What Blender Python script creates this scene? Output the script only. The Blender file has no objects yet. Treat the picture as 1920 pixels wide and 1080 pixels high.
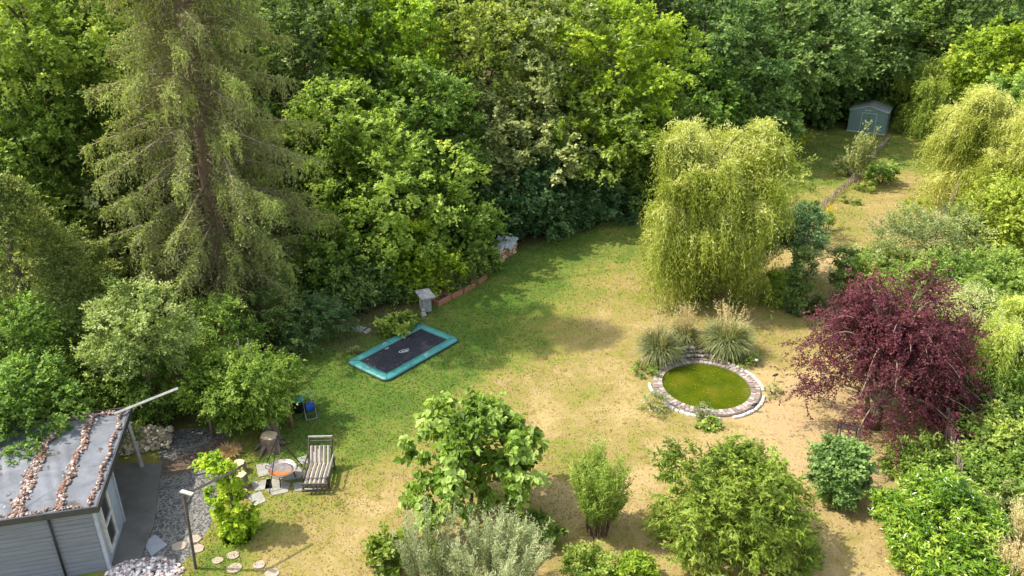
import bpy, math, random
import numpy as np
from math import radians as R, pi, sin, cos
C = bpy.context.scene
COL = C.collection
# ------------------------------------------------ camera, sky, sun, exposure
F = 1500.0; CAM_H = 17.5; PITCH = math.atan(705/1500)
cam_d = bpy.data.cameras.new('camera'); cam = bpy.data.objects.new('camera', cam_d); COL.objects.link(cam)
cam.location = (0, 0, CAM_H); cam.rotation_euler = (pi/2-PITCH, 0, 0)
cam_d.sensor_width = 36; cam_d.lens = 36*F/1920; cam_d.clip_end = 2000
C.camera = cam
SUN_EL = R(54); SHADOW = (0.998, -0.05)          # the way shadows fall on the ground
w = bpy.data.worlds.new("World"); C.world = w; w.use_nodes = True
nt = w.node_tree; bg = nt.nodes['Background']
sky = nt.nodes.new('ShaderNodeTexSky'); sky.sky_type = 'NISHITA'; sky.sun_disc = False
sky.sun_elevation = SUN_EL; sky.sun_rotation = math.atan2(-SHADOW[0], -SHADOW[1])
sky.air_density = 1.0; sky.dust_density = 1.5
shs = nt.nodes.new('ShaderNodeHueSaturation'); shs.inputs['Saturation'].default_value = .55; nt.links.new(sky.outputs[0], shs.inputs['Color']); nt.links.new(shs.outputs[0], bg.inputs[0]); bg.inputs[1].default_value = 0.15
sd = bpy.data.lights.new('sun', 'SUN'); sd.energy = 2.3; sd.angle = R(0.8); sd.color = (1, 0.93, 0.82)
so = bpy.data.objects.new('sun', sd); COL.objects.link(so)
_n = math.hypot(*SHADOW)
so.rotation_euler = (0, pi/2-SUN_EL, math.atan2(-SHADOW[1], -SHADOW[0]))
so.location = (-20, 20, 40)
C.view_settings.view_transform = 'Standard'; C.view_settings.look = 'None'
C.view_settings.exposure = 1.64; C.view_settings.gamma = 1
cy = C.cycles; cy.max_bounces = 5; cy.diffuse_bounces = 3; cy.glossy_bounces = 2; cy.transmission_bounces = 3; cy.transparent_max_bounces = 4
cy.caustics_reflective = False; cy.caustics_refractive = False

# ------------------------------------------------ placing helpers
def at(px, py, z=0.0):
    """point of height z seen at photo pixel px,py"""
    X = (px-960)/F; V = (py-540)/F
    dy = cos(PITCH)-V*sin(PITCH); dz = -sin(PITCH)-V*cos(PITCH)
    t = (z-CAM_H)/dz
    return (X*t, dy*t, z)
def atY(px, py, Y):
    X = (px-960)/F; V = (py-540)/F
    dy = cos(PITCH)-V*sin(PITCH); dz = -sin(PITCH)-V*cos(PITCH)
    t = Y/dy
    return (X*t, Y, CAM_H+dz*t)
EDGE_PX = [(130, 800), (300, 830), (420, 790), (560, 690), (625, 615), (800, 560), (900, 497), (980, 468), (1100, 436), (1180, 396), (1290, 285), (1450, 243), (1590, 232), (1700, 222), (1920, 190)]
EDGE = np.array([at(*p)[:2] for p in EDGE_PX])
EDGE = np.vstack([[(-24, 20)], EDGE, [(90, 92)]])
FPOLY = np.vstack([EDGE, [(90, 600), (-500, 600), (-500, 20)]])
def inpoly(P, poly):
    x, y = P[:, 0], P[:, 1]; ins = np.zeros(len(P), bool); n = len(poly)
    for i in range(n):
        x1, y1 = poly[i]; x2, y2 = poly[(i+1) % n]
        if y1 == y2: continue
        c = ((y1 > y) != (y2 > y)) & (x < (x2-x1)*(y-y1)/(y2-y1)+x1)
        ins ^= c
    return ins
def pdist(P, line, closed=False):
    d = np.full(len(P), 1e9); n = len(line)
    for i in range(n if closed else n-1):
        a = line[i]; b = line[(i+1) % n]; ab = b-a
        t = np.clip(((P-a)@ab)/(ab@ab), 0, 1)
        d = np.minimum(d, np.linalg.norm(P-a-t[:, None]*ab, axis=1))
    return d
def fdist(P):                      # signed distance into the wood
    P = np.asarray(P, float).reshape(-1, 2)
    return pdist(P, EDGE)*np.where(inpoly(P, FPOLY), 1, -1)
def hz(x, y):
    d = fdist([(x, y)])[0]
    return float(min(max(0, d-1.5)*0.17, 7.0))

# ------------------------------------------------ object helpers
def thing(name, label, cat, loc=(0, 0, 0), rz=0.0, group=None):
    o = bpy.data.objects.new(name, None); COL.objects.link(o)
    o.location = loc; o.rotation_euler = (0, 0, rz); o.empty_display_size = .2
    o['label'] = label; o['category'] = cat
    if group: o['group'] = group
    return o
def tag(o, label=None, cat=None, group=None, kind=None):
    if label: o['label'] = label
    if cat: o['category'] = cat
    if group: o['group'] = group
    if kind: o['kind'] = kind
    return o
def copy_tree(o, parent=None):
    c = o.copy(); COL.objects.link(c); c.parent = parent
    for ch in [k for k in bpy.data.objects if k.parent == o]: copy_tree(ch, c)
    return c
def npmesh(name, V, faces, mat, parent=None, v=None, smooth=False, loc=None):
    """faces: list of (n,k) int arrays, v: per-face value"""
    me = bpy.data.meshes.new(name)
    V = np.asarray(V, np.float32)
    faces = [f for f in faces if len(f)]
    me.vertices.add(len(V)); me.vertices.foreach_set('co', V.ravel())
    li = np.concatenate([f.ravel() for f in faces]).astype(np.int32)
    ln = np.concatenate([np.full(len(f), f.shape[1]) for f in faces]).astype(np.int32)
    ls = np.concatenate([[0], np.cumsum(ln)[:-1]]).astype(np.int32)
    me.loops.add(len(li)); me.loops.foreach_set('vertex_index', li)
    me.polygons.add(len(ln)); me.polygons.foreach_set('loop_start', ls)
    me.polygons.foreach_set('use_smooth', np.full(len(ln), smooth, bool))
    if v is not None:
        a = me.attributes.new('v', 'FLOAT', 'FACE'); a.data.foreach_set('value', np.asarray(v, np.float32))
    me.update(calc_edges=True); me.validate()
    me.materials.append(mat)
    o = bpy.data.objects.new(name, me); COL.objects.link(o)
    if parent: o.parent = parent
    if loc: o.location = loc
    return o
class MB:
    def __init__(s): s.V = []; s.F = []; s.v = []; s.n = 0
    def add(s, V, F_, v=0.5):
        s.V += [tuple(p) for p in V]
        for f in F_: s.F.append(tuple(i+s.n for i in f)); s.v.append(v)
        s.n += len(V); return s
    def box(s, c, d, rz=0, v=0.5, rx=0, ry=0, bev=0.0, taper=1.0):
        hx, hy, h = d[0]/2, d[1]/2, d[2]/2
        if bev:
            b = bev; pts = []
            for z, k in ((-h, b), (-h+b, 0), (h-b, 0), (h, b)):
                t = 1 if z < 0 else taper
                X, Y = hx*t-k, hy*t-k; q = b*.6
                pts += [(-X+q, -Y, z), (X-q, -Y, z), (X, -Y+q, z), (X, Y-q, z), (X-q, Y, z), (-X+q, Y, z), (-X, Y-q, z), (-X, -Y+q, z)]
            fs = [tuple(range(7, -1, -1)), tuple(range(24, 32))]
            for l in range(3):
                for i in range(8): fs.append((l*8+i, l*8+(i+1) % 8, l*8+8+(i+1) % 8, l*8+8+i))
        else:
            t = taper
            pts = [(-hx, -hy, -h), (hx, -hy, -h), (hx, hy, -h), (-hx, hy, -h), (-hx*t, -hy*t, h), (hx*t, -hy*t, h), (hx*t, hy*t, h), (-hx*t, hy*t, h)]
            fs = [(3, 2, 1, 0), (4, 5, 6, 7), (0, 1, 5, 4), (1, 2, 6, 5), (2, 3, 7, 6), (3, 0, 4, 7)]
        P = np.array(pts)
        for ang, (i, j) in ((rx, (1, 2)), (ry, (2, 0)), (rz, (0, 1))):
            if ang:
                a, b2 = P[:, i].copy(), P[:, j].copy()
                P[:, i] = a*cos(ang)-b2*sin(ang); P[:, j] = a*sin(ang)+b2*cos(ang)
        return s.add(P+np.array(c), fs, v)
    def tube(s, pts, r, n=8, v=0.5, caps=True):
        P = np.array(pts, float); m = len(P)
        rr = np.full(m, r) if np.isscalar(r) else np.array(r, float)
        T = np.gradient(P, axis=0); T /= np.linalg.norm(T, axis=1)[:, None]+1e-9
        up = np.array([0, 0, 1.]) if abs(T[0][2]) < .9 else np.array([1., 0, 0])
        V = []
        for i in range(m):
            a = np.cross(T[i], up); a /= np.linalg.norm(a)+1e-9; b = np.cross(T[i], a); up = np.cross(a, T[i])
            for k in range(n):
                t = 2*pi*k/n; V.append(P[i]+rr[i]*(a*cos(t)+b*sin(t)))
        fs = [(i*n+k, i*n+(k+1) % n, (i+1)*n+(k+1) % n, (i+1)*n+k) for i in range(m-1) for k in range(n)]
        if caps: fs += [tuple(range(n-1, -1, -1)), tuple((m-1)*n+k for k in range(n))]
        return s.add(V, fs, v)
    def lathe(s, prof, c=(0, 0, 0), n=24, v=0.5, cap=False):
        V = []; 
        for (r, z) in prof:
            for k in range(n): V.append((c[0]+r*cos(2*pi*k/n), c[1]+r*sin(2*pi*k/n), c[2]+z))
        m = len(prof)
        fs = [(i*n+k, i*n+(k+1) % n, (i+1)*n+(k+1) % n, (i+1)*n+k) for i in range(m-1) for k in range(n)]
        if cap: fs += [tuple(range(n-1, -1, -1)), tuple((m-1)*n+k for k in range(n))]
        return s.add(V, fs, v)
    def prism(s, poly, z0, z1, v=0.5):
        n = len(poly); V = [(p[0], p[1], z0) for p in poly]+[(p[0], p[1], z1) for p in poly]
        return s.add(V, [tuple(range(n-1, -1, -1)), tuple(range(n, 2*n))]+[(i, (i+1) % n, n+(i+1) % n, n+i) for i in range(n)], v)
    def build(s, name, mat, parent=None, smooth=False, loc=None):
        me = bpy.data.meshes.new(name); me.from_pydata([tuple(map(float, p)) for p in s.V], [], s.F)
        a = me.attributes.new('v', 'FLOAT', 'FACE'); a.data.foreach_set('value', s.v)
        me.polygons.foreach_set('use_smooth', [smooth and len(f) < 5 for f in s.F])
        me.materials.append(mat); me.update()
        o = bpy.data.objects.new(name, me); COL.objects.link(o)
        if parent: o.parent = parent
        if loc: o.location = loc
        return o

# ------------------------------------------------ materials
def _mat(name):
    m = bpy.data.materials.new(name); m.use_nodes = True; n = m.node_tree.nodes; n.clear()
    return m, n, m.node_tree.links
def ramp(n, stops):
    r = n.new('ShaderNodeValToRGB'); e = r.color_ramp.elements
    while len(e) < len(stops): e.new(0.5)
    for k, (p, c) in enumerate(stops): e[k].position = p; e[k].color = (*c, 1)
    return r
def solid(name, c1, c2=None, scale=6, rough=.7, bump=.15, bscale=None, metal=0, spec=.3, use_v=False, stretch=None, detail=6):
    m, n, l = _mat(name); o = n.new('ShaderNodeOutputMaterial'); p = n.new('ShaderNodeBsdfPrincipled'); l.new(p.outputs[0], o.inputs[0])
    tc = n.new('ShaderNodeTexCoord'); src = tc.outputs['Object']
    if stretch:
        mp = n.new('ShaderNodeMapping'); mp.inputs['Scale'].default_value = stretch; l.new(src, mp.inputs[0]); src = mp.outputs[0]
    nz = n.new('ShaderNodeTexNoise'); nz.inputs['Scale'].default_value = scale; nz.inputs['Detail'].default_value = detail; nz.inputs['Roughness'].default_value = .65; l.new(src, nz.inputs[0])
    if not isinstance(c1, list): c2 = c2 or tuple(x*.6 for x in c1)
    rp = ramp(n, [(.3, c2), (.7, c1)]) if not isinstance(c1, list) else ramp(n, c1)
    fac = nz.outputs[0]
    if use_v:
        a = n.new('ShaderNodeAttribute'); a.attribute_name = 'v'
        mm = n.new('ShaderNodeMath'); mm.operation = 'MULTIPLY_ADD'; mm.inputs[1].default_value = .35; l.new(nz.outputs[0], mm.inputs[0])
        m3 = n.new('ShaderNodeMath'); m3.operation = 'SUBTRACT'; m3.inputs[1].default_value = .17; l.new(a.outputs['Fac'], m3.inputs[0]); l.new(m3.outputs[0], mm.inputs[2]); fac = mm.outputs[0]
    l.new(fac, rp.inputs[0]); l.new(rp.outputs[0], p.inputs['Base Color'])
    p.inputs['Roughness'].default_value = rough; p.inputs['Metallic'].default_value = metal; p.inputs['Specular IOR Level'].default_value = spec
    if bump:
        nb = n.new('ShaderNodeTexNoise'); nb.inputs['Scale'].default_value = bscale or scale*4; nb.inputs['Detail'].default_value = 5; l.new(src, nb.inputs[0])
        b = n.new('ShaderNodeBump'); b.inputs['Strength'].default_value = bump; b.inputs['Distance'].default_value = .03; l.new(nb.outputs[0], b.inputs['Height']); l.new(b.outputs[0], p.inputs['Normal'])
    return m
def leafmat(name, cols, trans=.35, rough=.5, spec=.3, hue=.009, val=.12):
    """cols dark -> light leaf pigments; v picks along them"""
    m, n, l = _mat(name); o = n.new('ShaderNodeOutputMaterial')
    a = n.new('ShaderNodeAttribute'); a.attribute_name = 'v'
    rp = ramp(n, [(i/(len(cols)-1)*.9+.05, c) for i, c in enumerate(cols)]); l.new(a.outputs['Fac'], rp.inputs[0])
    oi = n.new('ShaderNodeObjectInfo'); hs = n.new('ShaderNodeHueSaturation')
    mr = n.new('ShaderNodeMapRange'); mr.inputs['To Min'].default_value = .5-hue; mr.inputs['To Max'].default_value = .5+hue; l.new(oi.outputs['Random'], mr.inputs[0]); l.new(mr.outputs[0], hs.inputs['Hue'])
    mv = n.new('ShaderNodeMapRange'); mv.inputs['From Max'].default_value = 1; mv.inputs['To Min'].default_value = 1-val; mv.inputs['To Max'].default_value = 1+val
    wn = n.new('ShaderNodeMath'); wn.operation = 'FRACT'; w2 = n.new('ShaderNodeMath'); w2.operation = 'MULTIPLY'; w2.inputs[1].default_value = 7.31
    l.new(oi.outputs['Random'], w2.inputs[0]); l.new(w2.outputs[0], wn.inputs[0]); l.new(wn.outputs[0], mv.inputs[0]); l.new(mv.outputs[0], hs.inputs['Value'])
    l.new(rp.outputs[0], hs.inputs['Color'])
    p = n.new('ShaderNodeBsdfPrincipled'); p.inputs['Roughness'].default_value = rough; p.inputs['Specular IOR Level'].default_value = spec
    l.new(hs.outputs[0], p.inputs['Base Color'])
    t = n.new('ShaderNodeBsdfTranslucent'); br = n.new('ShaderNodeMixRGB'); br.blend_type = 'MULTIPLY'; br.inputs[0].default_value = 1; br.inputs[2].default_value = (1.35, 1.25, .65, 1)
    l.new(hs.outputs[0], br.inputs[1]); l.new(br.outputs[0], t.inputs[0])
    mx = n.new('ShaderNodeMixShader'); mx.inputs[0].default_value = trans; l.new(p.outputs[0], mx.inputs[1]); l.new(t.outputs[0], mx.inputs[2]); l.new(mx.outputs[0], o.inputs[0])
    return m
LM = dict(
    light=leafmat('light_leaf', [(0.1098, 0.1647, 0.0207), (0.2806, 0.3904, 0.0622), (0.5124, 0.5978, 0.1452)], .48),
    mid=leafmat('mid_leaf', [(0.0813, 0.15, 0.0213), (0.2125, 0.3375, 0.0531), (0.425, 0.5375, 0.1275)], .46),
    lime=leafmat('lime_leaf', [(0.118, 0.2006, 0.012), (0.295, 0.4248, 0.0301), (0.5428, 0.6372, 0.0903)], .48),
    dark=leafmat('dark_leaf', [(.065, .125, .028), (.15, .245, .055), (.31, .42, .13)], .42),
    blue=leafmat('blue_green_leaf', [(.045, .105, .035), (.105, .20, .06), (.28, .38, .16)], .38),
    pale=leafmat('pale_leaf', [(.12, .18, .035), (.30, .39, .11), (.54, .60, .28)], .42),
    grey=leafmat('grey_green_leaf', [(.11, .145, .045), (.28, .32, .10), (.50, .53, .24)], .35),
    willow=leafmat('willow_leaf', [(.125, .17, .012), (.33, .395, .045), (.64, .66, .25)], .45),
    willowg=leafmat('green_willow_leaf', [(0.108, 0.168, 0.0204), (0.24, 0.324, 0.0459), (0.456, 0.516, 0.1122)], .42),
    spruce=leafmat('spruce_needle', [(.16, .135, .075), (.26, .265, .10), (.40, .48, .10)], .3, rough=.6),
    thuja=leafmat('thuja_scale', [(0.0625, 0.1063, 0.0191), (0.175, 0.2375, 0.0425), (0.45, 0.475, 0.0956)], .25),
    plum=leafmat('purple_leaf', [(.05, .014, .018), (.115, .026, .033), (.22, .060, .066)], .35, hue=.005),
    hop=leafmat('golden_leaf', [(.13, .27, .01), (.31, .49, .02), (.58, .70, .08)], .45),
    cat=leafmat('large_leaf', [(.08, .14, .012), (.23, .34, .04), (.48, .58, .17)], .45, rough=.42),
    laurel=leafmat('laurel_leaf', [(0.06, 0.156, 0.0122), (0.18, 0.336, 0.0204), (0.384, 0.516, 0.0612)], .28, rough=.25, spec=.7),
    silver=leafmat('silver_leaf', [(0.13, 0.18, 0.068), (0.24, 0.29, 0.1275), (0.46, 0.49, 0.289)], .35),
    grass=leafmat('grass_blade', [(.10, .13, .035), (.24, .27, .10), (.46, .46, .25)], .35),
    plume=leafmat('dry_plume', [(0.42, 0.32, 0.153), (0.58, 0.46, 0.238), (0.72, 0.64, 0.3825)], .35),
    yellow=leafmat('yellow_green_leaf', [(.13, .19, .012), (.31, .38, .035), (.56, .60, .11)], .42),
    vine=leafmat('vine_leaf', [(.08, .16, .015), (.22, .36, .045), (.46, .58, .14)], .46),
    walnut=leafmat('walnut_leaf', [(.10, .15, .015), (.28, .36, .045), (.52, .58, .14)], .46),
    white=leafmat('white_petal', [(0.6, 0.6, 0.4675), (0.72, 0.72, 0.595), (0.72, 0.72, 0.68)], .3),
    orange=leafmat('yellow_petal', [(0.6, 0.4, 0.017), (0.72, 0.5, 0.0255), (0.72, 0.6, 0.0425)], .3),
    straw=leafmat('dry_straw', [(0.28, 0.18, 0.0765), (0.42, 0.3, 0.136), (0.55, 0.43, 0.2125)], .3),
    lawn=leafmat('lawn_blade', [(.09, .16, .018), (.17, .215, .03), (.34, .275, .08), (.46, .35, .15)], .3, hue=0, val=0),
)
bark = solid('bark', (.16, .12, .085), (.06, .045, .03), 9, .9, .6, 25, stretch=(1, 1, .3))
barkpale = solid('pale_bark', (.34, .27, .19), (.16, .12, .08), 8, .9, .5, 25, stretch=(1, 1, .3))
barkred = solid('spruce_bark', (.23, .17, .12), (.14, .09, .06), 8, .9, .5, 25, stretch=(1, 1, .3))

# ------------------------------------------------ foliage generators
def unit(a): return a/(np.linalg.norm(a, axis=-1, keepdims=True)+1e-9)
def sph(rng, n): return unit(rng.normal(size=(n, 3)))
def leaf_arrays(P, D, N, L, W, v, shape=0, curl=.12):
    S = unit(np.cross(D, N)); N = np.cross(S, D); L = L[:, None]; W = W[:, None]; n = len(P)
    if shape == 0:
        V = np.stack([P, P+D*L*.45+S*W*.5, P+D*L-N*L*curl, P+D*L*.45-S*W*.5], 1).reshape(-1, 3)
        Fc = np.arange(n*4).reshape(n, 4); return V, Fc, v
    a, b, wa, wb = (.22, .62, .5, .36) if shape == 1 else (.3, .7, .42, .42)
    up = N*W*.16
    V = np.stack([P, P+D*L*a+S*W*wa+up, P+D*L*b+S*W*wb+up-N*L*curl*.4, P+D*L-N*L*curl*1.4, P+D*L*b-S*W*wb+up-N*L*curl*.4, P+D*L*a-S*W*wa+up], 1).reshape(-1, 3)
    k = np.arange(n)[:, None]*6
    Fc = np.concatenate([k+np.array([[0, 1, 2, 3]]), k+np.array([[0, 3, 4, 5]])], 1).reshape(-1, 4)
    return V, Fc, np.repeat(v, 2)
def sprays(rng, B, D, K, slen, L, W, v0, droop=.15, up=.8, spread=.8, shape=0, out=None, vr=.25, pos0=.1, hang=0.0):
    """B bases, D directions of twigs; K leaves on each"""
    S = len(B); t = np.linspace(pos0, 1, K)[None, :, None]
    sl = (slen*rng.uniform(.6, 1.35, S))[:, None, None]
    P = B[:, None]+D[:, None]*sl*t+np.array([0, 0, -1.])*droop*sl*t*t + rng.normal(size=(S, K, 3))*slen*.05
    ld = unit(D[:, None]*.55+rng.normal(size=(S, K, 3))*spread*np.array([1, 1, .6])+np.array([0, 0, -hang]))
    o = D if out is None else out
    nn = unit(np.array([-.45*up, .02, .9*up])+o[:, None]*.35+rng.normal(size=(S, K, 3))*.40)   # leaves turn to the sun
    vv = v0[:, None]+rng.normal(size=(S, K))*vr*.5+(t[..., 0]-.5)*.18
    sz = rng.uniform(.45, 1.35, (S, K))
    return leaf_arrays(P.reshape(-1, 3), ld.reshape(-1, 3), nn.reshape(-1, 3), (L*sz).ravel(), (W*sz).ravel(), np.clip(vv, 0, 1).ravel(), shape)
def join(parts):
    V = []; Fq = []; v = []; n = 0
    for a, b, c in parts: V.append(a); Fq.append(b+n); v.append(c); n += len(a)
    return np.vstack(V), np.vstack(Fq), np.concatenate(v)
def lobes_of(rng, rad, n, frac=.30, low=-.55, jitter=.12):
    """lobe centres over an ellipsoid of radii rad, spaced out"""
    out = []; tries = 0
    R_ = np.array(rad); rm = R_.mean(); md = 1.55/math.sqrt(n)
    while len(out) < n and tries < n*60:
        tries += 1
        u = sph(rng, 1)[0]
        if u[2] < low: continue
        k = md*(1 if tries < n*40 else .7)
        if all(np.linalg.norm(u-q) > k for q, _, _ in out):
            rr = rm*frac*rng.uniform(.65, 1.45)
            out.append((u, u*R_*rng.uniform(.58, 1.0)*rng.uniform(1-jitter, 1+jitter), rr))
    return [(c, r) for _, c, r in out]
def crown_lobed(seed, rad, n=34, frac=.30, dens=60, K=12, slen=.5, L=.13, W=.09, droop=.15, up=.8, shape=0, low=-.55, hang=0., spread=.8, flat=.85, lobes=None, vbias=0.):
    rng = np.random.default_rng(seed); rad = np.array(rad, float)
    parts = []; lb = lobes or lobes_of(rng, rad, n, frac, low)
    for c, r in lb:
        c = np.array(c); m = max(8, int(dens*(r/(rad.mean()*frac))**2))
        oc = unit(c/rad)[None]; ntf = max(3, m//7)
        tf = sph(rng, ntf*3); tf = tf[(tf@oc[0]) > -.3][:ntf]
        if not len(tf): tf = sph(rng, 3)
        tk = rng.uniform(.55, 1.36, len(tf)); tv = rng.normal(size=len(tf))*.19
        pk = rng.integers(0, len(tf), m); u = unit(tf[pk]+rng.normal(size=(m, 3))*.21)
        k = (tk[pk]*rng.uniform(.72, 1.06, m))[:, None]*r
        B = c+u*k*np.array([1.1, 1.1, flat])
        D = unit(u*.9+oc*.5+rng.normal(size=u.shape)*.35+np.array([0, 0, .15]))
        v0 = .40+vbias+rng.normal()*.09+tv[pk]+rng.normal(size=len(u))*.07
        parts.append(sprays(rng, B, D, K, slen, L, W, v0, droop, up, spread, shape, out=u, hang=hang))
    # inner fill so that the crown is not hollow
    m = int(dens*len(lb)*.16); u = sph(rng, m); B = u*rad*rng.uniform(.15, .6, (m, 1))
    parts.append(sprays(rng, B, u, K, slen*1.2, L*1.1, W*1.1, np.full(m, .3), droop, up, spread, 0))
    return join(parts), lb
def limbs(seed, z_c, rad, lb, trunk_r, lean=(0, 0), n=12, base=(0, 0, 0)):
    """trunk from base to the crown centre (at height z_c), limbs to lobes"""
    rng = random.Random(seed); mb = MB()
    top = np.array([0, 0, z_c]); b = np.array(base, float)
    pts = [b+(top-b)*t+np.array([rng.uniform(-1, 1), rng.uniform(-1, 1), 0])*trunk_r*.6*(t > 0) for t in (0, .12, .4, .7, 1)]
    rr = [trunk_r*1.5, trunk_r, trunk_r*.85, trunk_r*.7, trunk_r*.5]
    pts.append(top+np.array([rng.uniform(-.3, .3), rng.uniform(-.3, .3), rad[2]*.6])); rr.append(trunk_r*.15)
    mb.tube(pts, rr, 8)
    for c, r in rng.sample(lb, min(n, len(lb))):
        c = np.array(c)+top; s = pts[rng.choice((2, 3, 4))]; mid = (s+c)/2+np.array([rng.uniform(-.3, .3), rng.uniform(-.3, .3), rng.uniform(-.1, .5)])
        mb.tube([s, s+(mid-s)*.5+np.array([0, 0, .1]), mid, c], [trunk_r*.42, trunk_r*.32, trunk_r*.22, trunk_r*.06], 5, caps=False)
    return mb
def tree(name, label, cat, px, py, Y, rad, mat='mid', seed=1, n=34, frac=.30, dens=60, K=12, slen=.5, L=.13, W=.09, trunk_r=.16, group=None, base=None, bk=None, **kw):
    """crown centred where pixel px,py meets distance Y; trunk down to the ground"""
    x, y, z = atY(px, py, Y)
    g = hz(x, y) if base is None else 0
    zc = z-g
    t = thing(name, label, cat, (x, y, g), 0, group)
    (V, Fq, v), lb = crown_lobed(seed, rad, n, frac, dens, K, slen, L, W, **kw)
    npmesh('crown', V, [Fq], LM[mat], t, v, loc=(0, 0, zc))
    b = (0, 0, 0) if base is None else (base[0]-x, base[1]-y, 0)
    limbs(seed, zc, rad, lb, trunk_r, base=b).build('trunk', bk or bark, t, True)
    return t
def strands(rng, P0, out, length, K, arc, L, W, v0, sway=.12, shape=0, turn=.35, lspread=.5, vr=.2, wind=(0, 0)):
    """hanging strands: start at P0, go outwards by arc then fall for length"""
    S = len(P0); t = np.linspace(0, 1, K)[None, :]
    ln = length[:, None]; a = arc[:, None]
    hx = a*(1-np.exp(-3*t)); rise = a*.30*np.sin(np.clip(t*3.2, 0, pi))
    sw = rng.normal(size=(S, 1, 2))*sway; wv = np.array(wind)
    P = np.zeros((S, K, 3)); P[..., :2] = P0[:, None, :2]+out[:, None, :2]*hx[..., None]+sw*ln[..., None]*t[..., None]**1.5+wv*(ln*t**1.3)[..., None]
    P[..., 2] = P0[:, None, 2]+rise-ln*t**1.35
    T = unit(np.gradient(P, axis=1))
    D = unit(T*.8+rng.normal(size=P.shape)*lspread)
    N = unit(out[:, None]*.6+rng.normal(size=P.shape)*.6+np.array([0, 0, .45]))
    v = np.clip(v0[:, None]+rng.normal(size=(S, K))*vr*.5+.25*(.4-t), 0, 1)
    Pj = P+rng.normal(size=P.shape)*.03
    sz = rng.uniform(.7, 1.3, (S, K))
    return leaf_arrays(Pj.reshape(-1, 3), D.reshape(-1, 3), N.reshape(-1, 3), (L*sz).ravel(), (W*sz).ravel(), v.ravel(), shape)
def willow(name, label, x, y, rad, zc, mat, seed, ulow=-.15, dmin=.55, asp=.12, skirt=False,  S=1500, L=.2, W=.035, lmax=4.5, group=None, trunk_r=.25, wisps=60, wind=(.10, .02), lean=(0, 0), clumps=26, floor=.3):
    rng = np.random.default_rng(seed); rad = np.array(rad, float)
    g = hz(x, y); t = thing(name, label, 'willow tree', (x, y, g), 0, group)
    # shoots gathered in curtains
    cu = []
    while len(cu) < clumps:
        u = sph(rng, 1)[0]
        if skirt and u[0] > .35 and u[2] < .1: continue
        if u[2] > ulow: cu.append((u, rng.normal()*.22, rng.uniform(.4, 1.25), rng.uniform(.5, 1.25)))
    cu_d = np.array([c[0] for c in cu]); cl = np.array([c[2] for c in cu]); cr = np.array([c[3] for c in cu])
    pick = rng.integers(0, clumps, S); u = unit(cu_d[pick]+rng.normal(size=(S, 3))*.13)
    depth = rng.uniform(dmin, 1.0, S)*cr[pick]
    uu = u.copy()
    if skirt:
        lo = uu[:, 2] < .1; f_ = .80/np.maximum(np.linalg.norm(uu[:, :2], axis=1), .3); uu[lo, :2] *= f_[lo][:, None]; cl = cl*np.where(cu_d[:, 2] < .25, 1.5, 1)
    P0 = uu*rad*depth[:, None]+np.array([0, 0, zc])
    P0[:, 2] += np.array([c[1] for c in cu])[pick]*2.5; P0[:, 2] = np.maximum(P0[:, 2], .8)
    out = u*np.array([1, 1, 0]); out = unit(out+rng.normal(size=(S, 3))*.25*np.array([1, 1, 0]))
    ln = rng.uniform(.45, 1, S)*lmax*cl[pick]; ln = np.minimum(ln, P0[:, 2]-floor-rng.uniform(0, .8, S)); ln = np.maximum(ln, .5)
    arc = rng.uniform(.3, 1.5, S)
    v0 = .48+np.array([c[1] for c in cu])[pick]+rng.normal(size=S)*.12
    K = 46
    A = strands(rng, P0, out, ln, K, arc, L, W, v0, asp, wind=wind)
    # upright pale wisps at the top
    m = wisps*6; q = unit(sph(rng, m)*np.array([1, 1, .3])+np.array([0, 0, .9])); B = q*rad*rng.uniform(.8, 1.0, (m, 1))+np.array([0, 0, zc])
    W_ = sprays(rng, B, unit(q+np.array([wind[0]*6, wind[1]*3, .8])+rng.normal(size=(m, 3))*.3), 16, .75, L*.8, W, np.full(m, .85), .3, .4, .5)
    V, Fq, v = join([A, W_])
    npmesh('crown', V, [Fq], LM[mat], t, v)
    mb = MB(); rr = random.Random(seed)
    pts = [(lean[0]*k, lean[1]*k, zc*k*1.05) for k in (0, .15, .45, .8, 1.1)]
    mb.tube(pts, [trunk_r*1.4, trunk_r, trunk_r*.9, trunk_r*.6, trunk_r*.15], 9)
    for i in range(14):
        a = rr.uniform(0, 2*pi); e = rr.uniform(.5, .9); s = np.array(pts[rr.choice((2, 3))]); q = np.array([cos(a)*rad[0]*e, sin(a)*rad[1]*e, zc+rad[2]*rr.uniform(.1, .6)])
        mb.tube([s, s*.5+q*.5+np.array([0, 0, .5]), q], [trunk_r*.4, trunk_r*.25, .02], 5, caps=False)
    mb.build('trunk', bark, t, True)
    return t
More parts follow.
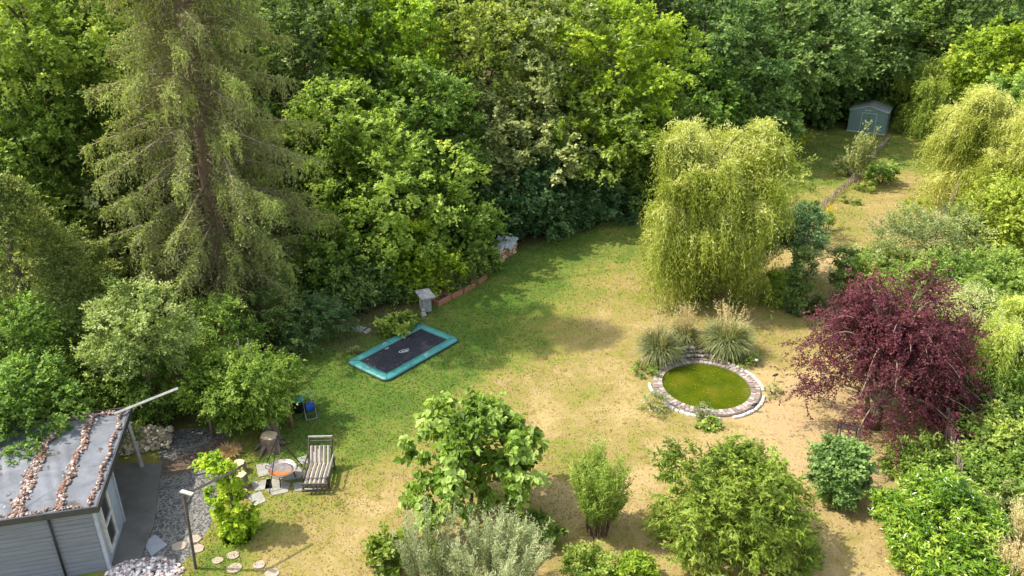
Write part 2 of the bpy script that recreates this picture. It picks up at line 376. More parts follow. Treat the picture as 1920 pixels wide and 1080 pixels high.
def bough_willow(name, label, x, y, h, prof, mat, seed, nb=44, per=95, L=.18, W=.042, lm=2.0, trunk_r=.25, wind=(.1, 0), lop=.22, wisps=14, floor=.2, yk=.9, lean=(0, 0)):
    """willow of arching boughs, each with its own hanging curtain; prof gives radius at a share of the height"""
    rng = np.random.default_rng(seed); g = hz(x, y); t = thing(name, label, 'willow tree', (x, y, g)); parts = []; wood = MB(); br = MB()
    wood.tube([(lean[0]*k*h, lean[1]*k*h, h*k*.8) for k in (0, .12, .4, .7, 1)], [trunk_r*1.4, trunk_r, trunk_r*.85, trunk_r*.5, trunk_r*.15], 9)
    perm = rng.permutation(nb)
    for i in range(nb):
        f = .26+.74*((perm[i]+.5)/nb)**.85; a = i*2.399963+rng.normal()*.25
        r = np.interp(f, [q[0] for q in prof], [q[1] for q in prof])*rng.uniform(.62, 1.18)*(1+lop*cos(a)*(1 if f > .6 else -.7))
        e = np.array([cos(a)*r, sin(a)*r*yk, h*f*rng.uniform(.93, 1.03)]); s0 = np.array([0, 0, h*min(.62, f*.62)])
        q = np.linspace(0, 1, 14)[:, None]; P = s0*(1-q)+e*q; P[:, 2] += (math.sin(1)*h*.10)*np.sin(q[:, 0]*pi*.9)-.10*r*q[:, 0]**3; P[:, :2] += rng.normal(size=2)*.25*np.sin(q*pi)
        br.tube(P, np.linspace(.07, .012, 14), 5, caps=False)
        n = int(per*rng.uniform(.45, 1.35)*(.6+.4*r/max(p[1] for p in prof))); tt = 1-(1-.25)*rng.uniform(0, 1, n)**1.3
        B = np.stack([np.interp(tt, q[:, 0], P[:, k]) for k in range(3)], 1)+rng.normal(size=(n, 3))*np.array([.16, .16, .08])
        o = unit(np.array([cos(a), sin(a), 0])*.8+rng.normal(size=(n, 3))*.7*np.array([1, 1, 0])+np.array([wind[0]*3, wind[1]*3, 0]))
        ln = lm*rng.uniform(.3, 1.15)*rng.uniform(.5, 1.1, n)*(1.5 if f < .6 else 1.1); ln = np.maximum(.35, np.minimum(ln, B[:, 2]-floor-rng.uniform(0, .5, n)))
        v0 = .53+rng.normal()*.16+rng.normal(size=n)*.10+.15*(f-.6)
        parts.append(strands(rng, B, o, ln, 30, rng.uniform(.15, .95, n), L, W, v0, .14, wind=wind, vr=.28))
        if f > .6:
            m = wisps; u = unit(rng.normal(size=(m, 3))*.5+np.array([wind[0]*5, wind[1]*5, 1.0])); w0 = .2+.8*rng.uniform(size=(m, 1)); Bw = e[None]*w0+s0[None]*(1-w0)+np.array([0, 0, .05*h])*np.sin(w0*pi)
            parts.append(sprays(rng, Bw, u, 15, 1.0, L*.75, W*.8, np.full(m, .92), .5, .4, .45))
    V, Fq, v = join(parts); V[:, 2] = np.maximum(V[:, 2], .03)
    npmesh('crown', V, [Fq], LM[mat], t, v); br.build('boughs', bark, t, True); wood.build('trunk', bark, t, True)
    return t
def spruce(name, label, x, y, h, rbase, seed, mat='spruce', nb=125, gap=.0, z0=1.2, L=.13, W=.035, cat='spruce tree'):
    rng = np.random.default_rng(seed); g = hz(x, y)
    t = thing(name, label, cat, (x, y, g)); parts = []; wood = MB()
    nt_ = 12; tz = np.linspace(0, h, nt_); tx = np.cumsum(rng.normal(size=nt_)*.05)*.5; ty = np.cumsum(rng.normal(size=nt_)*.05)*.5
    wood.tube(np.stack([tx, ty, tz], 1), [.42*(1-i/nt_)**.8+.02 for i in range(nt_)], 9)
    wood.build('trunk', barkred, t, True); br = MB()
    for i in range(nb):
        z = z0+(h-z0)*((i+rng.uniform(-.4, .4))/nb); z = min(max(z, z0), h-.2); f = (z-z0)/(h-z0)
        ln = rbase*(1-f)**.5*rng.uniform(.45, 1.12)*(0.62+.38*min(1, f*5)); a = i*2.399+rng.normal()*.3
        if ln < .3: ln = .3
        d = np.array([cos(a), sin(a), 0]); m = 12; s = np.linspace(0, 1, m)
        dro = rng.uniform(.10, .42)*ln
        side = np.array([-d[1], d[0], 0])*rng.normal()*.12*ln
        Pb = np.array([np.interp(z, tz, tx), np.interp(z, tz, ty), z])+d*(ln*s)[:, None]+side*(s**2)[:, None]
        Pb[:, 2] += ln*.10*np.sin(s*pi*.8)-dro*s**1.4+.35*dro*np.clip(s-.7, 0, 1)*2
        br.tube(Pb, np.linspace(.065*(ln/rbase)+.018, .013, m), 4, v=rng.uniform(.4, .9), caps=False)
        # hanging branchlets
        nbl = int(12+ln*16); tt = rng.uniform(.10, 1.0, nbl)**.75
        B = np.stack([np.interp(tt, s, Pb[:, k]) for k in range(3)], 1)
        sg = rng.choice([-1, 1], nbl)[:, None]; sd_ = np.array([-d[1], d[0], 0])*sg
        o = unit(d*rng.uniform(.1, .9, (nbl, 1))+sd_*rng.uniform(.3, 1, (nbl, 1)))
        hl = rng.uniform(.4, 1.75, nbl)*(.45+.55*(1-f))*(1.1-.3*tt)
        vv = np.clip(.12+.62*tt+rng.normal()*.12+rng.normal(size=nbl)*.1, 0, 1)
        keep = rng.uniform(size=nbl) < (.46+.54*tt)
        B, o, hl, vv = B[keep], o[keep], hl[keep], vv[keep]
        if len(B): parts.append(strands(rng, B, o, hl, 13, rng.uniform(.15, .45, len(B)), L, W, vv, .06, lspread=.55, vr=.25))
        # live tip foliage along the upper side
        q = int(4+ln*3); tt = rng.uniform(.5, 1.02, q); B = np.stack([np.interp(np.clip(tt, 0, 1), s, Pb[:, k]) for k in range(3)], 1)
        parts.append(sprays(rng, B, unit(np.tile(d, (q, 1))+rng.normal(size=(q, 3))*.5), 9, .42, L, W, np.full(q, .62+rng.normal()*.12), .5, .6, .4))
    V, Fq, v = join(parts)
    npmesh('foliage', V, [Fq], LM[mat], t, v)
    br.build('branches', barkpale, t, True)
    return t
def conifer(name, label, cat, x, y, h, r, mat='thuja', seed=3, n=900, K=16, slen=.7, L=.12, W=.05, group=None, z=None, stem=True, pw=.75):
    """dense conical evergreen of upturned sprays"""
    rng = np.random.default_rng(seed); g = hz(x, y) if z is None else z
    t = thing(name, label, cat, (x, y, g), 0, group)
    f = rng.uniform(0, 1, n)**1.25; a = rng.uniform(0, 2*pi, n)
    lob = 1+.16*np.sin(a*5+f*9)+.12*np.sin(a*3-f*14+1)+.10*np.sin(f*40+a*2)
    rr = r*(1-f)**pw*lob*rng.uniform(.6, 1.03, n)
    B = np.stack([np.cos(a)*rr, np.sin(a)*rr, f*h*.97+.05*h*rng.uniform(-1, 1, n)*.3+.1*h*.3], 1)
    o = np.stack([np.cos(a), np.sin(a), np.zeros(n)], 1)
    D = unit(o+np.array([0, 0, .55])+rng.normal(size=(n, 3))*.3)
    v0 = .35+.9*(lob-1)+rng.normal(size=n)*.1
    V, Fq, v = sprays(rng, B, D, K, slen, L, W, v0, .35, .6, .45)
    npmesh('foliage', V, [Fq], LM[mat], t, v)
    if stem: MB().tube([(0, 0, 0), (0, 0, h*.5), (0, 0, h*.9)], [r*.07+.02, r*.05+.01, .01], 7).build('trunk', bark, t, True)
    return t
def shrub(name, label, cat, px, py, rad, mat='mid', seed=1, n=14, dens=40, K=10, slen=.3, L=.09, W=.06, group=None, frac=.36, flowers=None, stems=True, pos=None, **kw):
    """low bush standing on the ground at the photo pixel of its foot"""
    x, y = pos if pos else at(px, py)[:2]
    g = hz(x, y); t = thing(name, label, cat, (x, y, g), 0, group)
    kw.setdefault('low', -.5)
    (V, Fq, v), lb = crown_lobed(seed, rad, n, frac, dens, K, slen, L, W, **kw)
    zc = rad[2]*.92
    V[:, 2] = np.maximum(V[:, 2], -zc+.02)
    npmesh('foliage', V, [Fq], LM[mat], t, v, loc=(0, 0, zc))
    if stems:
        rg = random.Random(seed); mb = MB()
        for i in range(5):
            a = rg.uniform(0, 2*pi); mb.tube([(cos(a)*.06, sin(a)*.06, 0), (cos(a)*rad[0]*.25, sin(a)*rad[1]*.25, zc*.7), (cos(a)*rad[0]*.55, sin(a)*rad[1]*.55, zc*1.3)], [.03, .02, .008], 5, caps=False)
        mb.build('stems', bark, t, True)
    if flowers:
        fm, nf, fs = flowers; rng = np.random.default_rng(seed+50); u = sph(rng, nf); u[:, 2] = np.abs(u[:, 2])*.9+.05; u = unit(u)
        B = u*np.array(rad)*1.02+np.array([0, 0, zc])
        npmesh('flowers', *(lambda A: (A[0], [A[1]]))(sprays(rng, B, u, 5, fs, fs*1.4, fs*1.1, np.full(nf, .6), 0, .8, .9)), LM[fm], t)
    return t
def grass_clump(name, label, px, py, h, r, seed, nb=1100, plumes=70, group=None, mat='grass', pmat='plume', w=.03, cat='ornamental grass', pos=None, pl_h=1.5, pdx=0):
    rng = np.random.default_rng(seed); x, y = pos if pos else at(px, py)[:2]
    t = thing(name, label, cat, (x, y, hz(x, y)), 0, group)
    def blades(n, hh, rr, ww, curve, sp):
        a = rng.uniform(0, 2*pi, n); o = np.stack([np.cos(a), np.sin(a), np.zeros(n)], 1); s = np.stack([-np.sin(a), np.cos(a), np.zeros(n)], 1)
        q = rng.uniform(.15, 1, n); H_ = hh*rng.uniform(.6, 1.1, n); base = o*(rng.uniform(0, .35, n)*sp)[:, None]
        rows = []; cv = curve*rng.uniform(.3, 1.35, n)
        for k, tt in enumerate((0, .3, .6, .85, 1)):
            P = base+o*(rr*q*tt**1.6)[:, None]; P[:, 2] += H_*(tt*(1.25-.25*tt)-cv*q*tt**3)
            wd = (ww*(1, 1, .85, .5, .05)[k])*.5
            rows += [P-s*wd, P+s*wd]
        V = np.stack(rows, 1).reshape(-1, 3); k = np.arange(n)[:, None]*10
        Fq = np.concatenate([k+np.array([[2*i, 2*i+1, 2*i+3, 2*i+2]]) for i in range(4)], 1).reshape(-1, 4)
        return V, Fq, np.repeat(np.clip(.5+rng.normal(size=n)*.22, 0, 1), 4)
    V, Fq, v = blades(nb, h, r, w, .75, r); npmesh('blades', V, [Fq], LM[mat], t, v)
    if plumes:
        A = blades(plumes, h*pl_h, r*.45, .012, .1, r*.8)
        idx = A[0].reshape(plumes, 10, 3); tip = (idx[:, 8]+idx[:, 9])/2; mid = (idx[:, 4]+idx[:, 5])/2
        D = unit(tip-mid); K = 26; rngp = rng
        B = sprays(rngp, mid+(tip-mid)*.2, D, K, h*.42, .09, .018, np.full(plumes, .55), .05, .3, .35)
        V, Fq, v = join([A, B]); V[:, 0] += pdx; npmesh('seed_heads', V, [Fq], LM[pmat], t, v)
    return t
def shoots(name, label, cat, px, py, h, r, mat, seed, n=60, K=60, L=.09, W=.02, lean=.5, group=None, sub=4, pos=None, tipv=.3, wind=(0, 0), up=.55):
    """plant of upright leafy shoots"""
    rng = np.random.default_rng(seed); x, y = pos if pos else at(px, py)[:2]
    g = hz(x, y); t = thing(name, label, cat, (x, y, g), 0, group); parts = []; mb = MB()
    for i in range(n):
        a = rng.uniform(0, 2*pi); q = math.sqrt(rng.uniform(0, 1)); hh = h*rng.uniform(.6, 1.05)*(1-.25*q)
        b = np.array([cos(a)*q*r*.4, sin(a)*q*r*.4, 0]); tip = np.array([cos(a)*q*r+wind[0]*hh, sin(a)*q*r+wind[1]*hh, hh])
        s = np.linspace(0, 1, 10)[:, None]; Pth = b*(1-s)+tip*s; Pth[:, :2] = b[:2]+(tip[:2]-b[:2])*s**1.5
        if i < 40: mb.tube(Pth[::3], [.02, .014, .009, .004], 4, caps=False)
        d = unit(tip-b); v0 = .45+rng.normal()*.12
        # side twigs
        ns = sub; tt = rng.uniform(.35, 1, ns*3); B = np.stack([np.interp(tt, s[:, 0], Pth[:, k]) for k in range(3)], 1)
        D = unit(d*.9+sph(rng, ns*3)*.55+np.array([wind[0]*.5, wind[1]*.5, up]))
        parts.append(sprays(rng, B, D, K//3, h*.17, L, W, np.clip(v0+tipv*(tt-.5), 0, 1), .05, .3, .38))
    V, Fq, v = join(parts); npmesh('foliage', V, [Fq], LM[mat], t, v); mb.build('stems', bark, t)
    return t
def arch_tree(name, label, cat, x, y, h, rad, mat, seed, nl=46, sub=11, K=22, L=.075, W=.045, fork=1.3, slen=.6):
    """open crown of arching boughs"""
    rng = np.random.default_rng(seed); t = thing(name, label, cat, (x, y, hz(x, y))); wood = MB(); parts = []
    wood.tube([(0, 0, 0), (.05, 0, fork*.5), (0, .05, fork)], [.20, .15, .14], 9)
    wood.tube([(-.25, .1, 0), (-.35, .1, fork*.6), (-.5, .15, fork*1.2)], [.12, .09, .07], 7)
    br = MB()
    for i in range(nl):
        a = i*2.399+rng.normal()*.3; e = rng.uniform(0, 1); 
        out = rad*(.35+.65*math.sin(e*pi/2))*rng.uniform(.75, 1.12); top = h*(1-.68*e**1.3)*rng.uniform(.8, 1.02)
        s = np.linspace(0, 1, 12); d = np.array([cos(a), sin(a), 0]); sd_ = np.array([-d[1], d[0], 0])*rng.normal()*.3
        peak = top*1.0
        P = d*(out*s**1.15)[:, None]+sd_*(s**2)[:, None]
        P[:, 2] = fork*.8+(peak-fork)*np.sin(np.clip(s*(.5+.42*e)*pi*.98, 0, pi))/(1 if e > .25 else 1)
        br.tube(P, np.linspace(.055, .008, 12), 5, caps=False)
        v0 = .45+rng.normal()*.14
        for j in range(sub):
            tt = rng.uniform(.25, 1.0); b = np.array([np.interp(tt, s, P[:, k]) for k in range(3)]); T = unit(np.array([np.interp(min(1, tt+.05), s, P[:, k]) for k in range(3)])-b+1e-4)
            dd = unit(T*.6+sph(rng, 1)[0]*.7+np.array([0, 0, .1])); sl = rng.uniform(.4, 1.1)*slen*1.6
            m = 5; q = np.linspace(.15, 1, m)[:, None]; tw = b+dd*sl*q-np.array([0, 0, .25])*sl*q*q
            parts.append(sprays(rng, tw, unit(dd+sph(rng, m)*.7), K//2, slen*.55, L, W, np.clip(v0+rng.normal(size=m)*.08+.1*q[:, 0], 0, 1), .5, .7, .6))
    V, Fq, v = join(parts); npmesh('crown', V, [Fq], LM[mat], t, v); br.build('boughs', barkpale, t, True); wood.build('trunk', bark, t, True)
    return t
# ================================================ SETTING: ground
def shift(poly): return np.array([at(*p)[:2] for p in poly])
GRAVEL = shift([(318, 806), (424, 800), (432, 885), (404, 905), (402, 975), (345, 1060), (262, 1062), (285, 985), (303, 873), (296, 840)])
SOILP = shift([(300, 890), (305, 868), (380, 838), (424, 812), (430, 836), (380, 868), (330, 894)])
DRY = [(700, 960, .95), (640, 1000, .9), (580, 1000, .8), (720, 880, .7), (900, 1000, .9), (1000, 900, .9), (1040, 780, .9), (980, 690, .6), (1140, 600, .85), (1000, 640, .3), (1240, 840, .85), (1130, 950, .9), (690, 940, .8), (870, 780, .35), (600, 720, -.08), (640, 800, -.05), (900, 640, -.05), (960, 560, -.08), (820, 720, 0), (760, 760, .1), (700, 740, 0), (740, 590, .05), (850, 600, .05), (950, 500, 0), (1050, 460, .05), (1000, 540, .1), (930, 640, .15), (600, 860, .12), (680, 830, .2), (650, 930, .5), (560, 960, .45), (760, 920, .8), (520, 1050, .8), (420, 1050, .35),
       (1080, 560, .5), (1050, 640, .8), (1100, 700, .85), (1170, 530, .6), (1000, 760, .85), (940, 720, .6), (900, 760, .6), (1100, 800, .75), (1080, 860, .5), (1150, 860, .75), (1200, 900, .95), (1240, 1000, .9), (1490, 740, 1.15), (1480, 820, 1.2), (1560, 780, 1.1), (1450, 650, .75), (1560, 610, .7),
       (1620, 960, 1.0), (1600, 1040, .9), (1530, 470, .9), (1590, 440, .6), (1560, 400, .5), (1650, 390, .75), (1690, 340, .8), (1440, 420, .6), (1500, 330, .3), (1540, 290, .25), (1600, 310, .25), (1170, 610, .8), (1180, 470, .3), (780, 1000, .7), (650, 1050, .8), (700, 640, 0), (1330, 600, .7), (1500, 560, .7), (1180, 760, .8), (1740, 500, .6), (1700, 300, .3), (1640, 900, .9), (1420, 330, .2), (880, 690, .1), (1700, 420, 1.0), (1600, 500, .9), (820, 840, .5)]
def dryness(P):
    A = np.array([at(a, b)[:2] for a, b, _ in DRY]); q = np.array([c for _, _, c in DRY])
    d2 = ((P[:, None]-A[None])**2).sum(2); wt = 1/(d2+.35)**1.6
    return (wt*q).sum(1)/wt.sum(1)
def ground():
    def axis(lo, hi, st, far):
        f = np.arange(lo, hi, st); o = np.array([1, 2, 4, 8, 16, 32, 64, 128, 256, far])
        return np.concatenate([(lo-o)[::-1], f, hi+o])
    X = axis(-24, 44, .3, 600); Y = axis(12, 84, .3, 900)
    gx, gy = np.meshgrid(X, Y); P = np.stack([gx.ravel(), gy.ravel()], 1)
    d = fdist(P); z = np.clip(np.maximum(0, d-1.5)*.17, 0, 7)
    rng = np.random.default_rng(5)
    n = len(X); m = len(Y); i = np.arange(m-1)[:, None]*n+np.arange(n-1)[None]; i = i.ravel()
    Fq = np.stack([i, i+1, i+n+1, i+n], 1)
    o = npmesh('lawn', np.column_stack([P, z]), [Fq], None, smooth=True)
    me = o.data; me.materials.clear()
    dr = dryness(P)
    def at_(nm, arr):
        a = me.attributes.new(nm, 'FLOAT', 'POINT'); a.data.foreach_set('value', np.asarray(arr, np.float32))
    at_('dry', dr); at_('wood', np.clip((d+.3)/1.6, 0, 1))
    gd = pdist(P, GRAVEL, True)*np.where(inpoly(P, GRAVEL), 1, -1); at_('gravel', np.clip(gd/.5+.5, 0, 1))
    sdd = pdist(P, SOILP, True)*np.where(inpoly(P, SOILP), 1, -1); at_('soil', np.clip(sdd/.4+.5, 0, 1))
    bare = np.zeros(len(P))
    for (px, py, r) in [(1480, 790, 1.6), (1520, 740, 1.2), (1590, 760, 1.6), (1450, 860, 1.2), (690, 600, 2.0), (650, 640, 1.0), (760, 580, 1.6), (1690, 430, 1.8), (1550, 500, 1.4), (1640, 900, 1.0), (1545, 560, 1.0)]:
        q = at(px, py); bare = np.maximum(bare, np.exp(-((P[:, 0]-q[0])**2+(P[:, 1]-q[1])**2)/r**2))
    at_('bare', bare)
    mt, nd, l = _mat('lawn'); out = nd.new('ShaderNodeOutputMaterial'); pr = nd.new('ShaderNodeBsdfPrincipled'); l.new(pr.outputs[0], out.inputs[0]); pr.inputs['Roughness'].default_value = .95; pr.inputs['Specular IOR Level'].default_value = .15
    tc = nd.new('ShaderNodeTexCoord')
    def noise(sc, det=6, rough=.6, dist=0):
        q = nd.new('ShaderNodeTexNoise'); q.inputs['Scale'].default_value = sc; q.inputs['Detail'].default_value = det; q.inputs['Roughness'].default_value = rough; q.inputs['Distortion'].default_value = dist; l.new(tc.outputs['Object'], q.inputs[0]); return q.outputs[0]
    def attr(a):
        q = nd.new('ShaderNodeAttribute'); q.attribute_name = a; return q.outputs['Fac']
    def math_(op, a, b=None, c=None, clamp=False):
        q = nd.new('ShaderNodeMath'); q.operation = op; q.use_clamp = clamp
        for k, s in enumerate((a, b, c)):
            if s is None: continue
            if isinstance(s, (int, float)): q.inputs[k].default_value = s
            else: l.new(s, q.inputs[k])
        return q.outputs[0]
    def mix(f, a, b):
        q = nd.new('ShaderNodeMixRGB'); l.new(f, q.inputs[0]); 
        for k, s in ((1, a), (2, b)):
            if isinstance(s, tuple): q.inputs[k].default_value = (*s, 1)
            else: l.new(s, q.inputs[k])
        return q.outputs[0]
    big = noise(.55, 5, .6, .6); med = noise(2.6, 6, .7, .3); fine = noise(28, 4, .8); vf = noise(75, 3, .8)
    f = math_('MULTIPLY_ADD', math_('SUBTRACT', big, .5), 1.35, attr('dry'))
    f = math_('MULTIPLY_ADD', math_('SUBTRACT', med, .5), 1.0, f)
    f = math_('MULTIPLY_ADD', math_('SUBTRACT', fine, .5), .7, f)
    rg = ramp(nd, [(0.0, (.078, .14, .018)), (.28, (.14, .185, .028)), (.5, (.23, .225, .045)), (.72, (.285, .225, .07)), (1.0, (.42, .315, .135))]); l.new(f, rg.inputs[0])
    rs = ramp(nd, [(.2, (.26, .16, .085)), (.8, (.60, .44, .25))]); l.new(math_('MULTIPLY_ADD', fine, .6, math_('MULTIPLY', med, .4)), rs.inputs[0])
    bfac = math_('MULTIPLY', math_('MULTIPLY_ADD', math_('SUBTRACT', med, .5), 2.2, attr('bare'), True), .75)
    bcol = mix(attr('dry'), (.10, .065, .04), rs.outputs[0])
    col = mix(bfac, rg.outputs[0], bcol)
    # fine light and dark blades
    rv = ramp(nd, [(.3, (.74, .74, .74)), (.7, (1.16, 1.16, 1.16))]); l.new(vf, rv.inputs[0])
    mm = nd.new('ShaderNodeMixRGB'); mm.blend_type = 'MULTIPLY'; mm.inputs[0].default_value = 1; l.new(col, mm.inputs[1]); l.new(rv.outputs[0], mm.inputs[2]); col = mm.outputs[0]
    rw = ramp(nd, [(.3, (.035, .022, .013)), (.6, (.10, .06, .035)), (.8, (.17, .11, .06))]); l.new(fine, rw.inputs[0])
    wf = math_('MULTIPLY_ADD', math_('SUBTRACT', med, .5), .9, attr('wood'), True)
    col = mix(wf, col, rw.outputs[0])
    vo = nd.new('ShaderNodeTexVoronoi'); vo.inputs['Scale'].default_value = 17; l.new(tc.outputs['Object'], vo.inputs[0])
    bw = nd.new('ShaderNodeRGBToBW'); l.new(vo.outputs['Color'], bw.inputs[0])
    rgv = ramp(nd, [(.25, (.08, .078, .07)), (.5, (.15, .145, .13)), (.75, (.25, .24, .215))]); l.new(bw.outputs[0], rgv.inputs[0])
    gf = math_('MULTIPLY_ADD', math_('SUBTRACT', med, .5), .8, attr('gravel'), True); gf = math_('SMOOTHSTEP', gf, .35, .65) if False else math_('GREATER_THAN', gf, .5)
    col = mix(gf, col, rgv.outputs[0])
    sf = math_('MULTIPLY', math_('MULTIPLY_ADD', math_('SUBTRACT', med, .5), .8, attr('soil'), True), .85)
    col = mix(sf, col, (.12, .075, .045))
    l.new(col, pr.inputs['Base Color'])
    h = math_('ADD', math_('MULTIPLY', fine, .6), math_('MULTIPLY', vf, .5)); h = math_('ADD', h, math_('MULTIPLY', math_('MULTIPLY', vo.outputs['Distance'], gf), -1.2))
    b = nd.new('ShaderNodeBump'); b.inputs['Strength'].default_value = .8; b.inputs['Distance'].default_value = .045; l.new(h, b.inputs['Height']); l.new(b.outputs[0], pr.inputs['Normal'])
    me.materials.append(mt); tag(o, 'half green half sun scorched garden lawn with gravel corner', kind='structure')
ground()

def path_slab():
    m = solid('damp_concrete', (.155, .145, .125), (.09, .085, .07), 1.4, .8, .25, 30)
    MB().prism([at(*p)[:2] for p in [(208, 868), (304, 873), (289, 987), (264, 1050), (205, 1066)]][::-1], -.05, .05).build('path', m)['kind'] = 'structure'
    tag(bpy.data.objects['path'], 'dark concrete strip beside the grey garden house')
path_slab()

# ================================================ small building blocks
def stone_mesh(rng, c, r, squash=.65, v=None):
    """irregular stone as V, F"""
    p = (1+5**.5)/2
    V = np.array([(-1, p, 0), (1, p, 0), (-1, -p, 0), (1, -p, 0), (0, -1, p), (0, 1, p), (0, -1, -p), (0, 1, -p), (p, 0, -1), (p, 0, 1), (-p, 0, -1), (-p, 0, 1)])/1.9
    V = V*(1+rng.normal(size=(12, 1))*.13)*np.array([1, rng.uniform(.65, 1), squash])*r
    a = rng.uniform(0, 2*pi); V = V@np.array([[cos(a), sin(a), 0], [-sin(a), cos(a), 0], [0, 0, 1]])
    return V+np.array(c)
ICO = [(0, 11, 5), (0, 5, 1), (0, 1, 7), (0, 7, 10), (0, 10, 11), (1, 5, 9), (5, 11, 4), (11, 10, 2), (10, 7, 6), (7, 1, 8), (3, 9, 4), (3, 4, 2), (3, 2, 6), (3, 6, 8), (3, 8, 9), (4, 9, 5), (2, 4, 11), (6, 2, 10), (8, 6, 7), (9, 8, 1)]
def stones(name, pts, radii, mat, parent=None, seed=1, squash=.65):
    rng = np.random.default_rng(seed); V = []; Fq = []; v = []
    for i, (c, r) in enumerate(zip(pts, radii)):
        V.append(stone_mesh(rng, c, r, squash)); Fq.append(np.array(ICO)+12*i); v += [rng.uniform(0, 1)]*20
    return npmesh(name, np.vstack(V), [np.vstack(Fq)], mat, parent, v)
pebble = solid('roof_pebble', [(.1, (.13, .06, .04)), (.45, (.22, .13, .09)), (.75, (.30, .22, .17)), (.95, (.46, .41, .36))], None, 5, .8, .2, use_v=True)
rubble = solid('rubble', [(.1, (.20, .15, .13)), (.5, (.42, .34, .30)), (.9, (.75, .70, .66))], None, 5, .85, .3, use_v=True)
fieldst = solid('field_stone', [(.1, (.16, .13, .08)), (.5, (.38, .32, .20)), (.9, (.58, .50, .36))], None, 5, .85, .3, use_v=True)
flag = solid('flagstone', (.34, .32, .27), (.20, .195, .16), 3, .85, .25)
roundst = solid('sandstone', (.38, .31, .23), (.27, .215, .155), 5, .85, .2)
greyw = solid('grey_boards', (.20, .215, .245), (.125, .135, .16), 3, .65, .3, 30, stretch=(.3, .3, 6))
greyl = solid('pale_grey_paint', (.34, .37, .41), (.24, .265, .30), 4, .6, .15)
fascia_m = solid('dark_fascia', (.055, .055, .058), (.035, .035, .037), 5, .5, .1)
dwood = solid('dark_wood', (.10, .085, .07), (.05, .042, .036), 8, .8, .4, 30)
gwood = solid('weathered_wood', (.40, .38, .34), (.22, .20, .18), 6, .8, .4, 30, stretch=(1, 1, 1))
slatm = solid('pale_slats', (.46, .40, .335), (.27, .23, .19), 6, .8, .35, 30, stretch=(4, .5, 4))
steel = solid('steel', (.35, .35, .36), (.25, .25, .26), 8, .35, .1, metal=.8)
dmetal = solid('dark_metal', (.04, .04, .042), (.02, .02, .022), 8, .5, .1, metal=.3)
rust = solid('rust', (.50, .17, .035), (.26, .09, .03), 9, .75, .2)
glass = solid('window_glass', (.02, .025, .03), (.015, .018, .02), 2, .08, 0, spec=.6)
white = solid('white_paint', (.66, .64, .58), (.40, .37, .31), 7, .7, .15)

